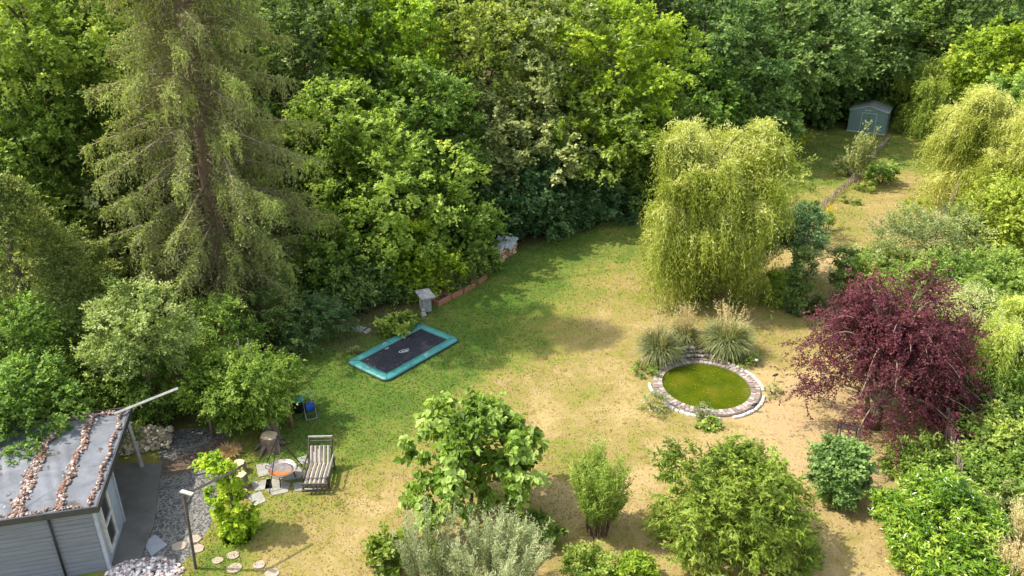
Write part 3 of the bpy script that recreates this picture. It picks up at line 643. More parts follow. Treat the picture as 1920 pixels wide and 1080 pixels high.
# ================================================ garden house
def garden_house():
    O = np.array(at(182, 952, 2.45)[:2]); a = np.array([-.232, .973]); ang = math.atan2(a[1], a[0])-pi/2
    t = thing('garden_house', 'grey clad garden house with stone weighted membrane roof and deep open porch', 'garden house', (O[0], O[1], 0), ang)
    # local: +y away along the right side, -x to the left
    Wd, Dp, ZR = 5.2, 5.1, 2.40
    mem = solid('roof_membrane', (.17, .178, .195), (.085, .09, .098), 1.1, .6, .5, 3)
    n = 130; xs = np.linspace(-Wd+.06, -.06, n); ys = np.linspace(.06, Dp-.06, n); gx, gy = np.meshgrid(xs, ys)
    rng = np.random.default_rng(2); z = ZR+.03+.012*np.sin(gx*5+np.sin(gy*3)*2)+.012*np.sin(gy*6+gx*9+np.sin(gx*4)*2)*np.sin(gx*2.1+gy*.7)+rng.normal(size=gx.shape)*.003
    for _ in range(34):   # wrinkles in the sheet
        cx, cy_, th = rng.uniform(-Wd, 0), rng.uniform(0, Dp), rng.uniform(-.5, 1.3)
        u = (gx-cx)*cos(th)+(gy-cy_)*sin(th); q = -(gx-cx)*sin(th)+(gy-cy_)*cos(th); z += .05*np.exp(-(q/.05)**2-(u/.55)**2)*rng.uniform(.5, 1)
    i = (np.arange(n-1)[:, None]*n+np.arange(n-1)[None]).ravel()
    roof = MB().box((-Wd/2, Dp/2, ZR-.06), (Wd-.04, Dp-.04, .14)).build('roof', dwood, t)
    npmesh('membrane', np.stack([gx.ravel(), gy.ravel(), z.ravel()], 1), [np.stack([i, i+1, i+n+1, i+n], 1)], mem, roof, smooth=True)
    fb = MB()
    fb.box((-Wd/2, 0, ZR+.0), (Wd+.06, .05, .20)).box((-Wd/2, Dp, ZR), (Wd+.06, .05, .20)).box((0, Dp/2, ZR), (.05, Dp-.06, .205)).box((-Wd, Dp/2, ZR), (.05, Dp-.06, .205))
    fb.build('fascia', fascia_m, roof)
    def loc(px, py):
        q = np.array(at(px, py, ZR+.05)[:2])-O; return np.array([q[0]*a[1]-q[1]*a[0], q@a])
    def strip(path, wdt, n, seed, rmin=.025, rmax=.062):
        rg = np.random.default_rng(seed); P = np.array(path); s = np.linspace(0, 1, len(P)); tt = rg.uniform(0, 1, n)
        c = np.stack([np.interp(tt, s, P[:, 0]), np.interp(tt, s, P[:, 1])], 1); d = rg.normal(size=n)*wdt*.42
        dirv = P[-1]-P[0]; nr = np.array([-dirv[1], dirv[0]])/np.linalg.norm(dirv); c += d[:, None]*nr+.04*np.sin(tt*22)[:, None]*nr
        r = rg.uniform(rmin, rmax, n); hz_ = np.exp(-(d/wdt)**2*3)*.05
        ok = (c[:, 0] < -.06) & (c[:, 0] > -Wd+.06) & (c[:, 1] > .06) & (c[:, 1] < Dp-.06)
        stones('pebble_strip', np.column_stack([c, ZR+.06+hz_*rg.uniform(0, 1.4, n)])[ok], r[ok], pebble, roof, seed)
    strip([loc(172, 778), loc(158, 830), loc(128, 895), loc(106, 960)], .14, 560, 3)
    strip([loc(108, 800), loc(74, 858), loc(48, 920), loc(22, 982)], .20, 640, 4)
    strip([(-.22, .2), (-.20, 2.5), (-.24, 4.9)], .07, 250, 5)
    strip([(-.2, .17), (-2.5, .17), (-5, .17)], .05, 200, 6, .02, .045)
    strip([(-.2, 4.9), (-2.5, 4.9)], .14, 140, 7)
    # walls
    w = MB()
    y0, x0, ys_ = .20, -.17, 2.28
    for k in range(15): w.box((-Wd/2, y0+.02, .08+k*.152+.0), (Wd-.5, .035, .146), rx=.06)
    w.box((-Wd/2, y0+.06, 1.15), (Wd-.5, .04, 2.3)); w.build('front_wall', greyw, t)
    s = MB(); s.box((x0-.03, (y0+ys_)/2+.03, 1.15), (.05, ys_-y0-.08, 2.3)).build('side_wall', greyl, t)
    s = MB(); s.box((-Wd/2, ys_, 1.15), (Wd-.5, .06, 2.3)); s.box((-Wd+.25, (y0+ys_)/2, 1.15), (.05, ys_-y0-.1, 2.3)); s.build('rear_wall', greyw, t)
    for (x, y) in ((x0-.01, y0+.02), (x0-.01, ys_)):
        MB().box((x, y, 1.16), (.11, .11, 2.32), bev=.012).build('corner_post', greyl, t)
    MB().tube([(-1.35, y0-.05, 2.3), (-1.35, y0-.05, .05)], .035, 8).build('downpipe', dmetal, t, True)
    # casement in the side wall
    wy, wz, ww, wh = .95, 1.25, .78, 1.7
    f = MB()
    for (cy_, cz, a_, b_) in ((wy, wz+wh/2, ww+.1, .08), (wy, wz-wh/2, ww+.1, .08), (wy, wz, ww-.06, .07), (wy-ww/2, wz, .08, wh-.08), (wy+ww/2, wz, .08, wh-.08)):
        f.box((x0+.03, cy_, cz), (.07, a_, b_))
    fo = f.build('window', white, t)
    for dz in (-wh/4, wh/4): MB().box((x0+.012, wy, wz+dz), (.02, ww-.08, wh/2-.09)).build('pane', glass, fo)
    # leaning porch post and beam
    p = np.array(at(267, 877)[:2])-O; pl = np.array([p[0]*a[1]-p[1]*a[0], p@a])
    MB().tube([(pl[0], pl[1], 0), (-.12, Dp-.35, ZR-.13)], .075, 4).build('porch_post', gwood, t)
    MB().box((-Wd/2, Dp-.3, ZR-.21), (Wd-.3, .1, .15)).build('porch_beam', dwood, t)
    MB().box((-Wd+.3, Dp-.3, ZR/2-.15), (.12, .12, ZR-.3)).build('porch_post', dwood, t)
garden_house()
def bar_thing(name, label, cat, p, q, r, mat, n=4):
    p = np.array(p); q = np.array(q); t = MB().tube([p-p, q-p], r, n).build(name, mat, None, loc=tuple(p)); return tag(t, label, cat)
pa = at(214, 776, 2.56); pb = atY(334, 728, pa[1]+.9)
gh = bpy.data.objects['garden_house']; O_ = np.array(gh.location); ag = gh.rotation_euler[2]
def tol(p):
    q = np.array(p)-O_; return (q[0]*cos(ag)+q[1]*sin(ag), -q[0]*sin(ag)+q[1]*cos(ag), q[2])
tag(MB().tube([tol(pa), tol(pb)], .055, 4).build('roof_beam', gwood, gh), 'long pale beam jutting from the porch roof into the foliage')

# stone pile behind the porch, rubble heap in front
def rock_wall():
    rng = np.random.default_rng(8); P = []; r = []
    a = np.array(at(212, 868)[:2]); b = np.array(at(308, 850)[:2])
    for k in range(420):
        s = rng.uniform(0, 1); u = rng.uniform(0, 1); z = u*.95*(1-.45*s)
        c = a+(b-a)*s+np.array([.05, .25+u*.45+rng.uniform(0, .25)]); P.append((c[0], c[1], z+.04)); r.append(rng.uniform(.06, .13))
    o = np.array([*(a+b)/2, 0]); st = stones('stone_pile', np.array(P)-o, r, fieldst, None, 8); st.location = o
    tag(st, 'heap of round tan field stones piled under the trees behind the leaning porch post', 'stone pile')
    P = []; r = []; c0 = np.array(at(268, 1082)[:2])
    for k in range(760):
        a_ = rng.uniform(0, 2*pi); q = math.sqrt(rng.uniform(0, 1)); x, y = cos(a_)*q*1.15, sin(a_)*q*.75; P.append((x, y, .02+.22*(1-q*q)*rng.uniform(.6, 1))); r.append(rng.uniform(.035, .085))
    st = stones('rubble_heap', P, r, rubble, None, 9); st.location = (*c0, 0)
    tag(st, 'low heap of broken pink and white rubble at the corner of the garden house', 'rubble heap')
rock_wall()

# ================================================ post with crossbar and golden hop
def pergola_post():
    b = np.array(at(367, 1066)); top = np.array(atY(345, 930, b[1])); 
    t = thing('pergola_post', 'slim dark post with crossbar carrying one bare pergola rail', 'pergola post', tuple(b))
    h = top[2]; tx = top[0]-b[0]
    MB().tube([(0, 0, 0), (tx, 0, h)], .05, 4).build('post', dwood, t)
    q = np.array(at(402, 900, h+.02))-b
    MB().tube([(tx-.08, -.08, h+.02), (q[0]+.5, q[1]+.45, h+.04)], .045, 4).build('rail', dwood, t)
    MB().box((tx+.09, .02, h+.10), (.42, .12, .04), rz=-.35).build('cross_piece', gwood, t)
    MB().tube([(tx, 0, h-.38), (tx+.22, .18, h-.03)], .03, 4).build('brace', dwood, t)
    return q+b
hp = pergola_post()
def hop_column():
    b = np.array(at(447, 1003)); rng = np.random.default_rng(12)
    t = thing('hop_vine', 'golden yellow green climber swathing a post at the gravel edge', 'climbing plant', tuple(b))
    lb = []
    for k in range(11):
        z = .2+k*.225; lb.append(((rng.normal()*.08-.01*k, rng.normal()*.08, z), .42-.018*k))
    for k in range(4): lb.append(((-.22-.16*k, .05+.06*k, 2.5+.10*math.sin(k)), .24))
    (V, Fq, v), _ = crown_lobed(12, (.5, .5, 1.3), lobes=lb, dens=70, K=10, slen=.2, L=.11, W=.09, frac=.55, hang=.5, shape=1, vbias=.15)
    V[:, 2] = np.maximum(V[:, 2], .02); npmesh('foliage', V, [Fq], LM['hop'], t, v)
    MB().tube([(0, 0, 0), (0, 0, 2.5)], .05, 4).build('post', dwood, t)
hop_column()
# stepping stones
k = 0
SS = [(336, 1025, .20, 'half shaded round stepping stone beside the rubble heap on the gravel'), (364, 1012, .19, 'pale stepping stone on the gravel touching the dark post'), (370, 1030, .19, 'round stepping stone just right of the foot of the dark post'), (408, 1052, .15, 'small angular stepping stone beside white flowers in the grass'),
      (437, 1042, .17, 'tilted oval stepping stone in the grass below the golden climber'), (440, 1066, .21, 'largest round stepping stone in the grass below the golden climber'), (486, 1060, .17, 'stepping stone crossed by the thin shadow of the rail'), (510, 1076, .19, 'stepping stone at the bottom edge of the picture on dry grass')]
for (px, py, r, lab) in SS:
    rg = random.Random(px); x, y, _ = at(px, py)
    poly = [(r*1.1*rg.uniform(.86, 1.1)*cos(a), r*.95*rg.uniform(.86, 1.1)*sin(a)) for a in np.linspace(0, 2*pi, 17)[:-1]]
    tag(MB().prism(poly, -.03, .035).build('stepping_stone', roundst, None, loc=(x, y, 0)), lab, 'stepping stone', 'stepping stones past the garden house')
# flagstones round the fire bowl
FL = [([(583, 852), (604, 838), (606, 866), (560, 872), (556, 860)], 'grey flagstone behind the fire bowl under the slatted lounger'),
      ([(470, 905), (508, 898), (512, 916), (478, 922)], 'grey flagstone between the tree stumps and the fire bowl'), ([(500, 895), (545, 906), (540, 924), (512, 930), (496, 918)], 'long pale flagstone in front of the fire bowl'),
      ([(548, 906), (600, 902), (600, 918), (552, 922)], 'flagstone at the near foot of the slatted lounger'), ([(462, 930), (490, 922), (500, 940), (478, 950)], 'weathered flagstone nearest the golden climber'), ([(515, 880), (560, 875), (580, 894), (540, 902), (512, 898)], 'dark shaded flagstone under the fire bowl'),
      ([(480, 872), (505, 868), (508, 890), (484, 896)], 'mossy flagstone left of the fire bowl')]
for pts, lab in FL:
    P = np.array([at(*p)[:2] for p in pts]); c = P.mean(0); Q = (P-c)[::-1] if False else (P-c)
    s = np.cross(Q[1]-Q[0], Q[2]-Q[1]); Q = Q if s > 0 else Q[::-1]
    tag(MB().prism([tuple(q) for q in Q*.97], -.03, .025).build('flagstone', flag, None, loc=(*c, 0)), lab, 'flagstone', 'flagstones round the fire bowl')
P = shift([(268, 1018), (292, 1004), (314, 1022), (284, 1044)]); c = P.mean(0); Q = (P-c)
if np.cross(Q[1]-Q[0], Q[2]-Q[1]) < 0: Q = Q[::-1]
tag(MB().prism([tuple(q) for q in Q], -.03, .03).build('flagstone', solid('slate', (.30, .31, .33), (.22, .23, .24), 4, .8, .2), None, loc=(*c, 0)), 'single blue grey slab lying at the end of the concrete strip', 'flagstone')
for pts, lab in [([(660, 620), (672, 612), (688, 615), (676, 624)], 'pale flagstone on bare soil left of the trampoline'), ([(680, 624), (692, 616), (697, 620), (686, 627)], 'narrow tilted slab next to the pale flagstone on the bare soil')]:
    P = shift(pts); c = P.mean(0); Q = P-c
    if np.cross(Q[1]-Q[0], Q[2]-Q[1]) < 0: Q = Q[::-1]
    tag(MB().prism([tuple(q) for q in Q], -.02, .05).build('flagstone', flag, None, loc=(*c, 0)), lab, 'flagstone')

# stumps
endg = solid('cut_wood', (.60, .47, .30), (.38, .27, .16), 12, .85, .2)
stumpb = solid('stump_bark', (.22, .16, .11), (.09, .065, .045), 8, .9, .6, 25, stretch=(1, 1, .3))
def stump(px, py, r, h, lab, seed, roots=0, cat='tree stump', top=endg):
    x, y, _ = at(px, py); t = thing('tree_stump', lab, cat, (x, y, 0)); rg = random.Random(seed); n = 18
    wob = [rg.uniform(.88, 1.1) for _ in range(n)]
    V = []; prof = [(1.25, 0), (1.04, .12*h), (1.0, .5*h), (.98, h*.93), (.9, h)]
    for (k, z) in prof:
        for i in range(n): V.append((r*k*wob[i]*cos(2*pi*i/n), r*k*wob[i]*sin(2*pi*i/n), z))
    m = MB(); m.add(V, [(i*n+k, i*n+(k+1) % n, (i+1)*n+(k+1) % n, (i+1)*n+k) for i in range(4) for k in range(n)])
    for i in range(roots):
        a = 2*pi*i/roots+rg.uniform(-.3, .3); L_ = r*rg.uniform(1.7, 2.6); m.tube([(cos(a)*r*.6, sin(a)*r*.6, h*.5), (cos(a)*r*1.2, sin(a)*r*1.2, h*.22), (cos(a+.2)*L_, sin(a+.2)*L_, .02)], [r*.3, r*.22, r*.06], 6)
    m.build('bark', stumpb, t, True)
    MB().add([(r*.9*wob[i]*cos(2*pi*i/n), r*.9*wob[i]*sin(2*pi*i/n), h+.003) for i in range(n)], [tuple(range(n))]).build('cut_face', top, t)
    return t
stump(450, 884, .22, .38, 'sawn log stump with hollow top beside the gravel, rear of the pair', 1)
stump(453, 912, .23, .52, 'sawn log stump half hidden behind the golden climber, front of the pair', 2)
stump(458, 930, .14, .2, 'smallest cut log beside the golden climber', 3)
stump(508, 838, .34, .5, 'big pale gnarled root stump at the foot of the vine arbour', 4, roots=6)
stump(518, 822, .14, .95, 'short sawn log standing upright on the gnarled root stump', 5)
# dry grass heap
g = grass_clump('straw_tuft', 'dead straw coloured grass tuft on the gravel edge', 430, 852, .35, .5, 21, nb=700, plumes=0, mat='straw', w=.02, cat='dry grass')

# ================================================ fire bowl and tripod
def fire_bowl():
    x, y, _ = at(531, 905); t = thing('fire_bowl', 'round rusty steel fire bowl on three short legs over flagstones', 'fire bowl', (x, y+.1, 0))
    prof = [(.05, .33), (.22, .35), (.38, .42), (.475, .53), (.49, .55), (.455, .54), (.36, .45), (.2, .385), (.02, .37)]
    MB().lathe(prof, n=32).build('bowl', solid('bowl_steel', [(.35, (.05, .045, .04)), (.5, (.36, .33, .31)), (.7, (.62, .26, .05))], None, 1.6, .4, .05, metal=.2), t, True)
    MB().lathe([(.01, .405), (.28, .42), (.37, .465), (.28, .425)], n=24).build('ash', solid('bowl_ash', (.24, .22, .20), (.12, .10, .09), 5, .8, .2), t, True)
    mr_ = MB(); n_ = 20; rings_ = [(.10, .425), (.26, .435), (.36, .482), (.44, .548)]; Vr = [(r_*cos(q_), r_*sin(q_), z_) for r_, z_ in rings_ for q_ in np.linspace(pi*1.02+r_*.3, pi*1.98-r_*.3, n_)]
    mr_.add(Vr, [(i*n_+k, i*n_+k+1, (i+1)*n_+k+1, (i+1)*n_+k) for i in range(3) for k in range(n_-1)]).build('rust_patch', rust, t, True)
    for k in range(3):
        a = .5+k*2*pi/3; MB().tube([(cos(a)*.33, sin(a)*.33, .42), (cos(a)*.40, sin(a)*.40, 0)], .02, 6).build('leg', dmetal, t)
    for s in (-1, 1): MB().tube([(s*.47, -.08, .55), (s*.54, -.06, .6), (s*.54, .06, .6), (s*.47, .08, .55)], .012, 5, caps=False).build('handle', dmetal, t)
    t2 = thing('tripod', 'tall dark steel tripod with hanging chain straddling the fire bowl', 'tripod', (x, y+.1, 0))
    ap = np.array(atY(520, 820, y+.25))-np.array([x, y+.1, 0])
    for f in ((578, 886), (505, 925), (500, 868)):
        q = np.array(at(*f))-np.array([x, y+.1, 0]); MB().tube([ap+(ap-q)*.04, q], .018, 6).build('leg', dmetal, t2)
    MB().tube([ap, (0.0, 0, .95)], .008, 5).build('chain', steel, t2)
    MB().tube([(.0, 0, .95), (-.12, 0, .84), (-.12, 0, .80)], .008, 5).tube([(.0, 0, .95), (.12, 0, .84), (.12, 0, .80)], .008, 5).build('hook', dmetal, t2)
fire_bowl()

# ================================================ slatted lounger
def lounger():
    x, y, _ = at(600, 893); t = thing('garden_lounger', 'slatted wooden garden lounger with dark frame and pale slats beside the fire bowl', 'lounger', (x+.02, y, 0), R(2))
    Wd = .78
    prof = [(-.92, .30), (-.75, .40), (-.4, .43), (0, .40), (.18, .40), (.34, .62), (.50, .90), (.62, 1.20)]
    for s in (-1, 1):
        MB().tube([(s*Wd/2, p[0], p[1]) for p in prof], .032, 4).build('side_rail', dwood, t)
        MB().tube([(s*(Wd/2+.05), -.80, .62), (s*(Wd/2+.05), .40, .66)], .028, 4).build('armrest', gwood if s > 0 else dwood, t)
        for yy, z in ((-.74, .64), (.36, .66)): MB().box((s*(Wd/2+.04), yy, z/2-.02), (.05, .07, z-.02)).build('leg', dwood, t)
    for i in range(5):
        xx = -.29+.145*i
        MB().tube([(xx, p[0]-.03*(k > 4), p[1]+.035) for k, p in enumerate(prof[:-1])], .055, 4).build('slat', slatm, t)
    for (yy, z) in ((-.90, .28), (-.4, .38), (.16, .36), (.50, .86)):
        MB().box((0, yy, z), (Wd, .06, .05)).build('cross_rail', dwood, t)
    MB().box((0, .62, 1.20), (Wd+.04, .05, .06)).build('head_rail', gwood, t)
    MB().box((0, .56, 1.06), (Wd, .04, .05)).build('head_rail', dwood, t)
    for z in (.16, .42): MB().box((0, -.95, z), (Wd+.08, .05, .06)).build('front_bar', dwood, t)
    MB().box((0, -.70, .47), (Wd+.08, .07, .03)).build('front_bar', dwood, t)
lounger()

# ================================================ hose cart, drum, pot, trellis
def hose_cart():
    b = np.array(at(583, 782)); t = thing('hose_cart', 'upright hose trolley with bright blue hose wound on its reel', 'hose cart', tuple(b), R(25))
    for s in (-1, 1):
        MB().tube([(s*.2, -.18, .02), (s*.2, .02, .35), (s*.2, .26, .95)], .013, 6).build('frame_tube', steel, t)
    for q in ((.26, .95), (-.18, .02)): MB().tube([(-.2, *q), (.2, *q)], .013, 6).build('cross_bar', steel, t)
    blue = solid('blue_hose', (.03, .10, .42), (.015, .05, .22), 20, .4, .2)
    m = MB()
    for k in range(9):
        xx = -.13+k*.0325; m.tube([(xx+.01*math.sin(a), .05+.17*cos(a), .42+.17*sin(a)) for a in np.linspace(0, 2*pi, 19)], .018, 6, caps=False)
    r = m.build('hose', blue, t, True)
    m = MB()
    for s in (-1, 1): m.tube([(s*.165, .05+.22*cos(a), .42+.22*sin(a)) for a in np.linspace(0, 2*pi, 19)], .010, 5, caps=False); m.box((s*.165, .05, .42), (.012, .42, .03)); m.box((s*.165, .05, .42), (.012, .03, .42))
    m.build('reel', dmetal, t)
    for s in (-1, 1): MB().tube([(s*.235, .16, .08), (s*.265, .16, .08)], .08, 14).build('wheel', dmetal, t)
    b = np.array(at(561, 770)); t = thing('compost_drum', 'small black drum with green lid beneath the arbour beside the hose cart', 'drum', tuple(b))
    MB().lathe([(.01, 0), (.19, 0), (.235, .48), (.225, .5)], n=20).build('body', dmetal, t, True)
    MB().lathe([(.26, .50), (.25, .54), (.12, .60), (.01, .61)], n=20).build('lid', solid('green_plastic', (.03, .22, .12), (.02, .14, .08), 6, .4, .05), t, True)
    b = np.array(at(505, 800)); t = thing('wicker_basket', 'tall grey wicker basket under the vine arbour', 'wicker basket', tuple(b))
    m = MB()
    for k in range(26):
        a = 2*pi*k/26; m.tube([(.22*cos(a), .22*sin(a), 0), (.27*cos(a), .27*sin(a), .35), (.24*cos(a), .24*sin(a), .72)], .014, 4)
    for z in np.linspace(.04, .70, 15): m.tube([(.262*cos(a), .262*sin(a), z) for a in np.linspace(0, 2*pi, 19)], .013, 4, caps=False)
    m.build('weave', gwood, t)
    tc_ = solid('terracotta', (.52, .17, .07), (.36, .11, .05), 8, .8, .1)
    tag(MB().lathe([(.01, .0), (.16, .0), (.24, .09), (.26, .10), (.22, .09), (.14, .03), (.01, .025)], n=26).build('terracotta_dish', tc_, None, True, loc=(b[0], b[1], .74)), 'shallow orange terracotta dish resting on the wicker basket', 'dish')
hose_cart()

# ================================================ trampoline
def trampoline():
    P = [np.array(at(*p)[:2]) for p in ((646, 683), (727, 717), (864, 639), (788, 609))]
    c = sum(P)/4; u = ((P[2]-P[1])+(P[3]-P[0]))/2; Lg = np.linalg.norm(u); u /= Lg; vv = ((P[0]-P[1])+(P[3]-P[2]))/2; Sh = np.linalg.norm(vv)
    t = thing('trampoline', 'sunken rectangular trampoline with black mat and wide green safety pad', 'trampoline', (c[0], c[1], 0), math.atan2(u[1], u[0]))
    hl, hs = Lg/2, Sh/2; pad = .40
    green = solid('green_pad', (.065, .26, .225), (.02, .16, .145), 1.6, .42, .12, 5, spec=.5)
    def rr(hx, hy, r, n=7):
        out = []
        for (sx, sy, a0) in ((1, 1, 0), (-1, 1, pi/2), (-1, -1, pi), (1, -1, 1.5*pi)):
            for k in range(n): a = a0+pi/2*k/(n-1); out.append((sx*(hx-r)+r*cos(a), sy*(hy-r)+r*sin(a)))
        return out
    rings = [(rr(hl-.01, hs-.01, .28), .0), (rr(hl, hs, .30), .10), (rr(hl-.06, hs-.06, .26), .135), (rr(hl-pad/2, hs-pad/2, .15), .15), (rr(hl-pad, hs-pad, .03), .125), (rr(hl-pad-.01, hs-pad-.01, .03), .07)]
    V = [(x, y, z) for ring, z in rings for x, y in ring]; n = 28
    MB().add(V, [(i*n+k, i*n+(k+1) % n, (i+1)*n+(k+1) % n, (i+1)*n+k) for i in range(5) for k in range(n)]).build('safety_pad', green, t, True)
    m = MB(); dk = solid('pad_seam', (.01, .10, .09), (.008, .08, .07), 5, .6, 0)
    for s in (-1, 1):
        MB().box((0, s*(hs-pad/2), .1525), (.015, pad*.9, .006)).build('seam', dk, t)
        for s2 in (-1, 1): MB().box((s*(hl-pad*.55), s2*s*(hs-pad*.55), .148), (.015, pad*1.1, .01), rz=-s2*pi/4).build('seam', dk, t)
    MB().tube([(x*1.004, y*1.004, .05) for x, y in rr(hl-.02, hs-.02, .3)+[rr(hl-.02, hs-.02, .3)[0]]], .045, 8, caps=False).build('frame', solid('frame_steel', (.03, .06, .055), None, 5, .5, 0), t, True)
    n = 24; xs = np.linspace(-(hl-pad-.02), hl-pad-.02, n); ys = np.linspace(-(hs-pad-.02), hs-pad-.02, n); gx, gy = np.meshgrid(xs, ys)
    z = .085-.03*(1-(gx/xs[-1])**2)*(1-(gy/ys[-1])**2); i = (np.arange(n-1)[:, None]*n+np.arange(n-1)[None]).ravel()
    mat_ = solid('jump_mat', [(.3, (.010, .010, .016)), (.62, (.022, .020, .030)), (.78, (.10, .09, .095))], None, 1.4, .6, .1, 60)
    mo = npmesh('jumping_mat', np.stack([gx.ravel(), gy.ravel(), z.ravel()], 1), [np.stack([i, i+1, i+n+1, i+n], 1)], mat_, t, smooth=True)
    fr = np.random.default_rng(67); nf = 130; fx = fr.uniform(-hl+.05, hl-.05, nf); fy = fr.uniform(-hs+.05, hs-.05, nf); onpad = (np.abs(fx) > hl-pad) | (np.abs(fy) > hs-pad); fz = np.where(onpad, .158, .09); ok = onpad | (fr.uniform(size=nf) < .7)
    rz_ = t.rotation_euler[2]; B = np.column_stack([c[0]+fx*cos(rz_)-fy*sin(rz_), c[1]+fx*sin(rz_)+fy*cos(rz_), fz])[ok]; nf = len(B)
    V_, F_, v_ = leaf_arrays(B, unit(fr.normal(size=(nf, 3))*np.array([1, 1, .1])), np.tile([0, 0, 1.], (nf, 1)), fr.uniform(.03, .075, nf), fr.uniform(.02, .045, nf), fr.uniform(0, .8, nf), 0, 0.0)
    tag(npmesh('fallen_leaves', V_, [F_], LM['straw'], None, v_), 'few dry leaves lying on the trampoline', 'fallen leaves', kind='stuff')
    lg = MB(); lm = solid('pale_print', (.60, .62, .62), (.42, .44, .45), 14, .6, 0)
    # blurred oval emblem in the middle of the mat
    def oval(cx, cy, a, b, w, th, z, lo=0, hi=2*pi, n=30):
        V = []; 
        for q in np.linspace(lo, hi, n):
            for k in (1, 0): X = (a-w*k)*cos(q); Y = (b-w*.7*k)*sin(q); V.append((cx+X*cos(th)-Y*sin(th), cy+X*sin(th)+Y*cos(th), z))
        lg.add(V, [(2*i, 2*i+2, 2*i+3, 2*i+1) for i in range(n-1)])
    oval(0, 0, .27, .13, .035, -.35, .064, .3, 5.4); oval(.02, -.01, .17, .06, .05, -.35, .064, 2.6, 6.6)
    for k in range(4): lg.box((-.09+.06*k, .03-.022*k, .066), (.026, .07, .004), rz=-.5)
    lg.build('emblem', lm, mo)
    for (x, y, rz) in ((0.25, -(hs-pad/2), 0), (-.2, hs-pad/2, 0), (-(hl-pad/2), .1, pi/2), (-.35, hs-pad-.12, 0)):
        lg = MB()
        for k in range(4): lg.box((x+(k-1.5)*.055*cos(rz), y+(k-1.5)*.055*sin(rz), .156 if abs(y) > hs-pad or abs(x) > hl-pad else .082), (.035, .05, .005), rz=rz+.2)
        lg.build('logo', lm, t)
trampoline()
shrub('hosta', 'bright green broad leaved clump at the far edge of the trampoline', 'leafy clump', 748, 622, (.62, .45, .34), 'light', 31, 12, 40, 7, .22, .2, .13, vbias=.15)
shrub('weed_clump', 'small pale plant growing against the left side of the trampoline pad', 'plant', 671, 662, (.3, .12, .1), 'grey', 32, 6, 14, 6, .12, .10, .05, stems=False)

# ================================================ stone table, troughs, wood pile
conc = solid('grey_concrete', (.34, .335, .32), (.20, .20, .185), 5, .9, .35)
def stone_table():
    b = np.array(at(800, 584)); t = thing('stone_table', 'weathered grey stone garden table on a block pedestal under the hedge', 'stone table', tuple(b), R(24))
    MB().box((0, .15, .42), (.42, .62, .78), bev=.015).build('pedestal', conc, t)
    MB().box((0, .1, .88), (.72, 1.05, .11), bev=.02).build('table_top', conc, t)
    MB().box((-.26, -.36, .1), (.24, .34, .22), bev=.05, taper=.7).box((-.26, -.30, .27), (.17, .2, .16), bev=.04).build('carved_foot', conc, t)
stone_table()
trough = solid('clay_trough', (.40, .18, .10), (.26, .12, .07), 6, .85, .3)
T_ = [((822, 575), (846, 562), 'sunny front clay trough nearest the stone table'), ((847, 561), (868, 551), 'second clay trough from the stone table'), ((870, 550), (892, 538), 'third clay trough in the row below the hedge'), ((898, 534), (913, 522), 'short clay trough farthest along the row near the wood pile')]
for i, (p, q, lab) in enumerate(T_):
    a = np.array(at(*p)[:2]); b = np.array(at(*q)[:2]); c = (a+b)/2; d = b-a; Ln = np.linalg.norm(d)
    t = thing('planting_trough', lab+' edging the lawn', 'planter', (*c, 0), math.atan2(d[1], d[0]), 'clay troughs along the hedge')
    wq = .5; m = MB()
    m.box((0, 0, .14), (Ln-.03, .06, .28)).box((0, wq, .14), (Ln-.03, .06, .28)).box((-Ln/2+.04, wq/2, .138), (.06, wq-.06, .276)).box((Ln/2-.04, wq/2, .138), (.06, wq-.06, .276)); m.build('walls', trough, t)
    MB().box((0, wq/2, .12), (Ln-.12, wq-.06, .2)).build('soil', solid('soil', (.06, .04, .025), None, 9, .95, .4), t)
CN = [(838, 556, 1.15, 'first small cone shaped evergreen in the troughs, beside the stone table'), (858, 548, 1.0, 'second small cone shaped evergreen in the trough row'), (880, 540, 1.25, 'third small cone shaped evergreen in the trough row'), (900, 524, 1.5, 'tall narrow evergreen cone farthest along the troughs'), (913, 516, 1.45, 'evergreen cone standing beside the dark composter')]
for i, (px, py, h, lab) in enumerate(CN):
    x, y, _ = at(px, py); conifer('dwarf_conifer', lab, 'dwarf conifer', x, y+.15, h, .38, 'thuja', 60+i, 260, 10, .22, .07, .03, 'dwarf conifers in the troughs', z=.18)
